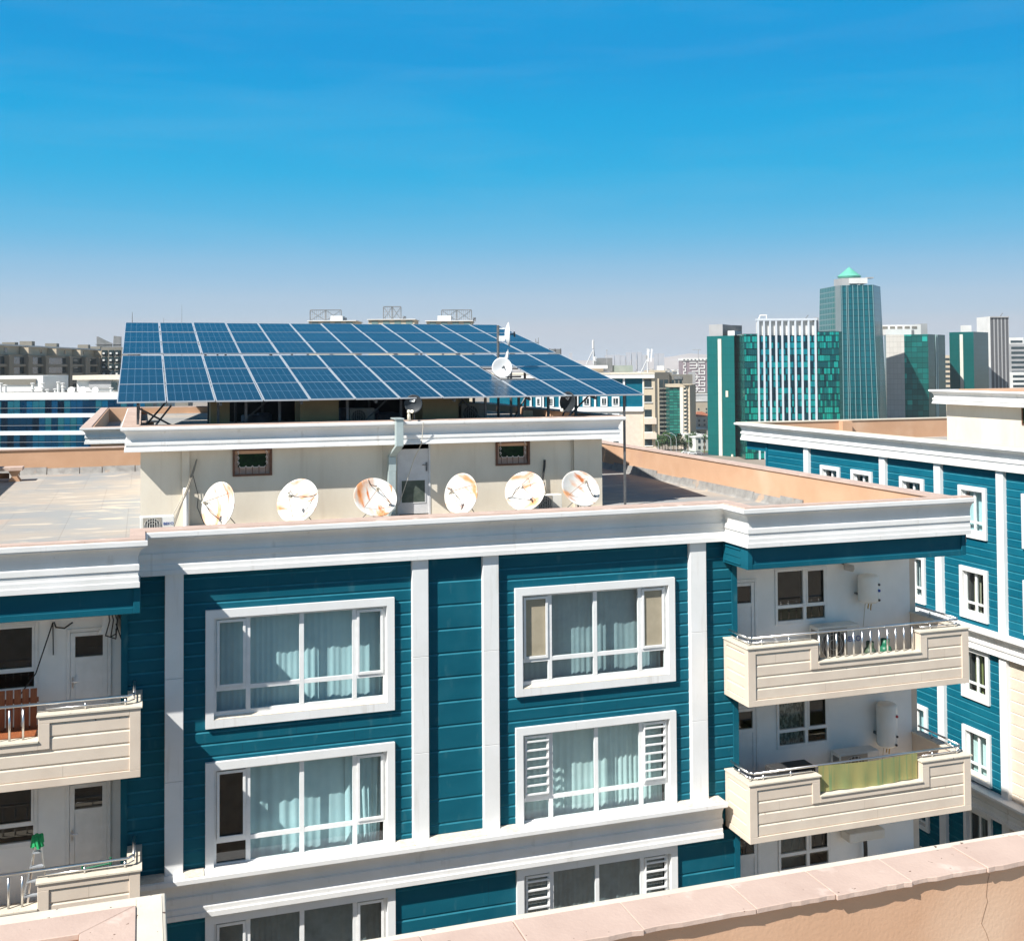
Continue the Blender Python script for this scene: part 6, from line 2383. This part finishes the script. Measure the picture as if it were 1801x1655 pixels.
# --- far skyline of hazy towers, far desert, city between
FART = mat('far_tower_render', (0.42, 0.42, 0.44), (0.36, 0.36, 0.38), 0.02, 0.8)
for i, (p0, p1, ya) in enumerate(((1064, 1079, 624.5), (1081, 1090, 624), (1090.5, 1099, 625), (1101, 1108.5, 619.5), (1111, 1118.5, 619.8), (1121, 1128.5, 619.5), (1129, 1137, 624), (1151, 1157, 622), (1157.5, 1168, 621.5), (1001, 1006.5, 621))):
    t = bgthing('apartment_tower', 'hazy grey tower block on the far horizon', 'tower', (p0 + p1) / 2, 5200, 'hazy towers on the horizon')
    b = BG(t, (p0 + p1) / 2, 5200)
    b.box('wall', FART, p0, p1, ya, 1000, 0, 30)
rnd = random.Random(21)
mbs = [MB(), MB(), MB()]
for i in range(2200):
    D = 1150 * (8000 / 1150) ** rnd.random()
    px = rnd.uniform(985, 1260) if i % 4 else rnd.uniform(1640, 1830)
    if D < 1150 or (D < 1300 and px < 1260):
        continue
    x, y = pt(px, D)
    w_, dd, h_ = rnd.uniform(10, 26), rnd.uniform(10, 22), rnd.choice([5, 7, 9, 12, 16])
    a_ = rnd.uniform(0, 1.5)
    m_ = mbs[i % 3]
    m_.T = Matrix.Translation((x, y, 0)) @ Matrix.Rotation(a_, 4, 'Z')
    m_.box(-w_ / 2, -dd / 2, 0, w_ / 2, dd / 2, h_)
mb = MB()
for k, m_ in enumerate(mbs):
    n = len(mb.v)
    mb.v += m_.v
    mb.f += [tuple(n + i for i in f) for f in m_.f]
    mb.uv += m_.uv
    mb.mi += [k] * len(m_.f)
mb.T = None
o = mb.build('distant_houses', [WHITER, BEIGE, BEIGEDK])
structure(o, 'stuff')
tag(o, 'far low houses spreading to the horizon', 'houses')

# villas near the street, beside the emerald tower
TILE = mat('red_tile_roof', (0.36, 0.13, 0.07), (0.28, 0.10, 0.05), 0.5, 0.8)
for i, (px, D, w_, h_, roof, lab) in enumerate(((1229, 640, 9, 8, 'flat', 'cream villa with a flat roof under the maze tower'), (1237, 800, 13, 8, 'hip', 'villa with a small red hipped roof beside the emerald tower'), (1227, 1000, 20, 12, 'flat', 'taller beige villa behind the red roofed one'),
                                              (1239, 1110, 26, 15, 'flat', 'white terraced villa farthest back beside the emerald tower'), (1236, 585, 10, 7, 'flat', 'low white house by the palm tree'), (1226.5, 600, 9, 7, 'flat', 'small cream house nearest the cream tower'))):
    t = bgthing('villa', lab, 'house', px, D)
    q = BG(t, px, D)
    mb = MB(q.T @ Matrix.Rotation(0.4, 4, 'Z'))
    mb.box(-w_ / 2, 0, 0, w_ / 2, 12, h_)
    mb.build('wall', [BEIGE, CREAM, BEIGE, WHITER, WHITER, CREAM][i], t)
    mb = MB(q.T @ Matrix.Rotation(0.4, 4, 'Z'))
    if roof == 'hip':
        a_ = w_ / 2 + 0.5
        mb.faces([(-a_, -0.5, h_), (a_, -0.5, h_), (a_, 12.5, h_), (-a_, 12.5, h_), (-2, 6, h_ + 3.2), (2, 6, h_ + 3.2)], [(0, 1, 5, 4), (1, 2, 5), (2, 3, 4, 5), (3, 0, 4), (0, 3, 2, 1)])
        mb.build('roof', TILE, t)
    else:
        mb.box(-w_ / 2 - 0.4, -0.4, h_, w_ / 2 + 0.4, 12.4, h_ + 0.7)
        mb.build('roof', WHITER, t)
    for k in range(3):
        for zz_ in (1.2, 4.4):
            mb = MB(q.T @ Matrix.Rotation(0.4, 4, 'Z'))
            xx = -w_ / 2 + 1.5 + k * (w_ - 4) / 2
            mb.box(xx, -0.12, zz_, xx + 1.4, 0.05, zz_ + 1.6)
            mb.build('window', DKGLASS, t)

# street, trees, palms, lamps, cars
ASPH = mat('street_asphalt', (0.085, 0.085, 0.085), (0.11, 0.11, 0.11), 0.2, 0.9)
GRASS = mat('lawn', (0.06, 0.12, 0.03), (0.10, 0.14, 0.05), 0.4, 0.9)
mb = MB()
mb.poly([(*pt(1100, 556), 0.05), (*pt(1330, 556), 0.05), (*pt(1330, 576), 0.05), (*pt(1100, 576), 0.05)])
structure(mb.build('road', ASPH))
mb = MB()
mb.box(0, 0, 0, 1, 1, 0.12)
mb = MB()
a_, c_ = pt(1195, 578), pt(1245, 578)
e_, f_ = pt(1245, 592), pt(1195, 592)
mb.prism([a_, c_, e_, f_], 0.0, 0.12)
structure(mb.build('lawn', GRASS))
LEAF = [mat('leaf_green_%s' % n_, c_, c2, 0.6, 0.8) for n_, c_, c2 in (('dark', (0.030, 0.065, 0.018), (0.05, 0.10, 0.03)), ('mid', (0.05, 0.10, 0.028), (0.08, 0.14, 0.045)))]
BARK = mat('bark', (0.16, 0.11, 0.07), None, rough=0.9)


def tree_meshes(seed, h_, r_):
    rd = random.Random(seed)
    tr = MB()
    tr.cyl((0, 0, 0), (0.1, 0, h_ * 0.45), 0.22, 6, 0.13)
    for k in range(4):
        a_ = k * 1.6 + rd.random()
        tr.cyl((0.1, 0, h_ * 0.4), (r_ * 0.5 * math.cos(a_), r_ * 0.5 * math.sin(a_), h_ * 0.68), 0.11, 5, 0.05)
    cr = MB()
    cl = [(rd.uniform(-.6, .6) * r_, rd.uniform(-.6, .6) * r_, h_ * rd.uniform(.42, .92), r_ * rd.uniform(.3, .55)) for _ in range(9)]
    for i in range(520):
        x, y, z, rr = rd.choice(cl)
        v_ = Vector((rd.gauss(0, 1), rd.gauss(0, 1), rd.gauss(0, .8))).normalized() * rr * rd.uniform(.55, 1.05)
        c_ = Vector((x, y, z)) + v_
        u_ = Vector((rd.gauss(0, 1), rd.gauss(0, 1), rd.gauss(0, 1))).normalized()
        w_ = u_.orthogonal().normalized()
        s_ = rd.uniform(.22, .5)
        cr.m = rd.choice((0, 0, 1))
        cr.poly([c_ - u_ * s_, c_ + w_ * s_ * .6, c_ + u_ * s_, c_ - w_ * s_ * .6])
    return tr, cr


rnd = random.Random(33)
tspots = [(1152, 590), (1158, 592), (1163, 588), (1168, 594), (1173, 590), (1178, 592), (1183, 588), (1190, 594), (1196, 590), (1202, 592), (1207, 588), (1213, 593), (1219, 590), (1223, 598), (1226, 640), (1231, 655), (1224, 615)]
protos = []
for i, (px, D) in enumerate(tspots):
    x, y = pt(px, D)
    lab = 'round green street tree in the row along the far street'
    if i < 3:
        t = thing('street_tree', lab, 'tree', (x, y, 0), 0, 'street trees by the far road')
        tr, cr = tree_meshes(50 + i, 6.5 + i * 1.2, 2.8 + 0.3 * i)
        tr.build('trunk', BARK).parent = t
        cr.build('crown', LEAF).parent = t
        protos.append(t)
    else:
        t = dup(protos[i % 3], None, (x, y, 0), (0, 0, rnd.uniform(0, 6)))
        f_ = rnd.uniform(.8, 1.25)
        t.scale = (f_, f_, f_ * rnd.uniform(.85, 1.1))
for i, (px, D, lab) in enumerate(((1236.5, 566, 'palm tree by the emerald tower, the taller one'), (1209, 572, 'shorter palm tree among the street trees'))):
    x, y = pt(px, D)
    t = thing('palm_tree', lab, 'palm', (x, y, 0))
    h_ = 8.5 - i * 2
    mb = MB()
    mb.cyl((0, 0, 0), (0.2, 0, h_), 0.28, 7, 0.2)
    mb.build('trunk', BARK).parent = t
    mb = MB()
    rd = random.Random(90 + i)
    for k in range(26):
        a_ = k * 2.4
        e_ = rd.uniform(-0.2, 1.2)
        L_ = rd.uniform(2.0, 2.8)
        prev = Vector((0.2, 0, h_))
        dirv = Vector((math.cos(a_) * math.cos(e_), math.sin(a_) * math.cos(e_), math.sin(e_)))
        sd = Vector((-math.sin(a_), math.cos(a_), 0)) * 0.28
        for s_ in range(4):
            nx_ = prev + dirv * L_ / 4
            dirv = (dirv + Vector((0, 0, -0.38))).normalized()
            mb.poly([prev - sd, prev + sd, nx_ + sd * .8, nx_ - sd * .8])
            prev = nx_
    mb.build('crown', LEAF[1]).parent = t
for i, (px, D, hh, sg) in enumerate(((1156, 566, 8, -1), (1187.5, 560, 11, -1), (1178, 578, 9, -1), (1209.5, 558, 12.5, -1), (1231, 562, 11, -1))):
    x, y = pt(px, D)
    t = thing('street_lamp', ['short curved lamp farthest left by the road', 'tall curved lamp in the middle of the tree row', 'slim curved lamp behind the middle one', 'tallest curved lamp before the cream tower', 'curved lamp beside the palm tree'][i], 'street lamp', (x, y, 0), 0, 'curved street lamps')
    ex = Vector((MC[0][0], MC[1][0], 0)).normalized() * sg
    mb = MB()
    mb.tube([(0, 0, 0), (0, 0, hh * 0.7), tuple(ex * 0.5 + Vector((0, 0, hh * 0.88))), tuple(ex * 2.4 + Vector((0, 0, hh)))], 0.09, 6)
    mb.build('lamp_post', MASTG).parent = t
    mb = MB()
    p_ = ex * 2.6 + Vector((0, 0, hh))
    mb.box(p_.x - 0.7, p_.y - 0.25, hh - 0.1, p_.x + 0.5, p_.y + 0.25, hh + 0.12)
    mb.build('lamp_head', MASTG).parent = t
for i, (px, D, m_, lab) in enumerate(((1215, 564, WHITE, 'white car on the far street, right of the tallest lamp'), (1226, 568, GREYR, 'grey car on the far street by the palm'), (1204, 570, WHITER, 'pale car half hidden by the street trees'))):
    x, y = pt(px, D)
    t = thing('parked_car', lab, 'car', (x, y, 0.06), RZ)
    mb = MB()
    mb.extr([(-2.2, 0.35), (2.2, 0.35), (2.25, 0.8), (1.4, 0.95), (0.8, 1.45), (-1.0, 1.45), (-1.7, 0.95), (-2.2, 0.85)], -0.85, 0.85)
    mb.build('body', m_).parent = t
    mb = MB()
    mb.extr([(-1.5, 0.97), (1.25, 0.97), (0.75, 1.4), (-0.95, 1.4)], -0.87, 0.87)
    mb.build('windows', DKGLASS).parent = t
    for xx in (-1.4, 1.4):
        for yy in (-0.88, 0.70):
            mb = MB()
            mb.cyl((xx, yy, 0.33), (xx, yy + 0.18, 0.33), 0.33, 12)
            mb.build('wheel', KNOB).parent = t

# ground, hills
SAND = mat('dry_ground', (0.30, 0.25, 0.20), (0.23, 0.20, 0.16), 0.004, 0.95, spots=[((0.16, 0.17, 0.10), 0.02, 0.6, 0.1)])
mb = MB()
mb.poly([(-16000, -400, 0), (16000, -400, 0), (16000, 14000, 0), (-16000, 14000, 0)])
structure(mb.build('ground', SAND))
HILL = mat('desert_hills', (0.50, 0.42, 0.36), (0.42, 0.35, 0.30), 0.0012, 0.95)
rd = random.Random(2)
mb = MB()
nx, ny = 140, 10
P = []
for j in range(ny + 1):
    for i in range(nx + 1):
        px = -200 + 2200 * i / nx
        D = 8000 + 3200 * j / ny
        env = 0.35 + 0.65 * math.exp(-((px - 1150) / 260) ** 2) + 0.25 * math.exp(-((px - 500) / 300) ** 2)
        hh = (85 + 35 * math.sin(px * 0.011) + 18 * math.sin(px * 0.031 + 1) + 7 * math.sin(px * 0.093 + 2) + rd.uniform(-3, 3)) * env * 0.72 + 48 * env
        x, y = pt(px, D)
        P.append((x, y, max(-2, hh * math.sin(math.pi * j / ny) - 1)))
mb.faces(P, [(j * (nx + 1) + i, j * (nx + 1) + i + 1, (j + 1) * (nx + 1) + i + 1, (j + 1) * (nx + 1) + i) for j in range(ny) for i in range(nx)])
structure(mb.build('hills', HILL, smooth=True))

# ------------------------------------------------------------------ haze
HZ = bpy.data.materials.new('haze_air')
HZ.use_nodes = True
hn, hl = HZ.node_tree.nodes, HZ.node_tree.links
hn.remove(hn['Principled BSDF'])
pv = hn.new('ShaderNodeVolumePrincipled')
pv.inputs['Color'].default_value = (0.86, 0.91, 0.97, 1)
pv.inputs['Density'].default_value = 0.00008
pv.inputs['Anisotropy'].default_value = 0.0
hl.new(pv.outputs[0], hn['Material Output'].inputs['Volume'])
mb = MB()
mb.box(-22500, -500, -3, 16500, 14500, 170)
o = mb.build('haze', HZ)
structure(o, 'stuff')
tag(o, 'pale dusty air that fades the far city', 'haze')
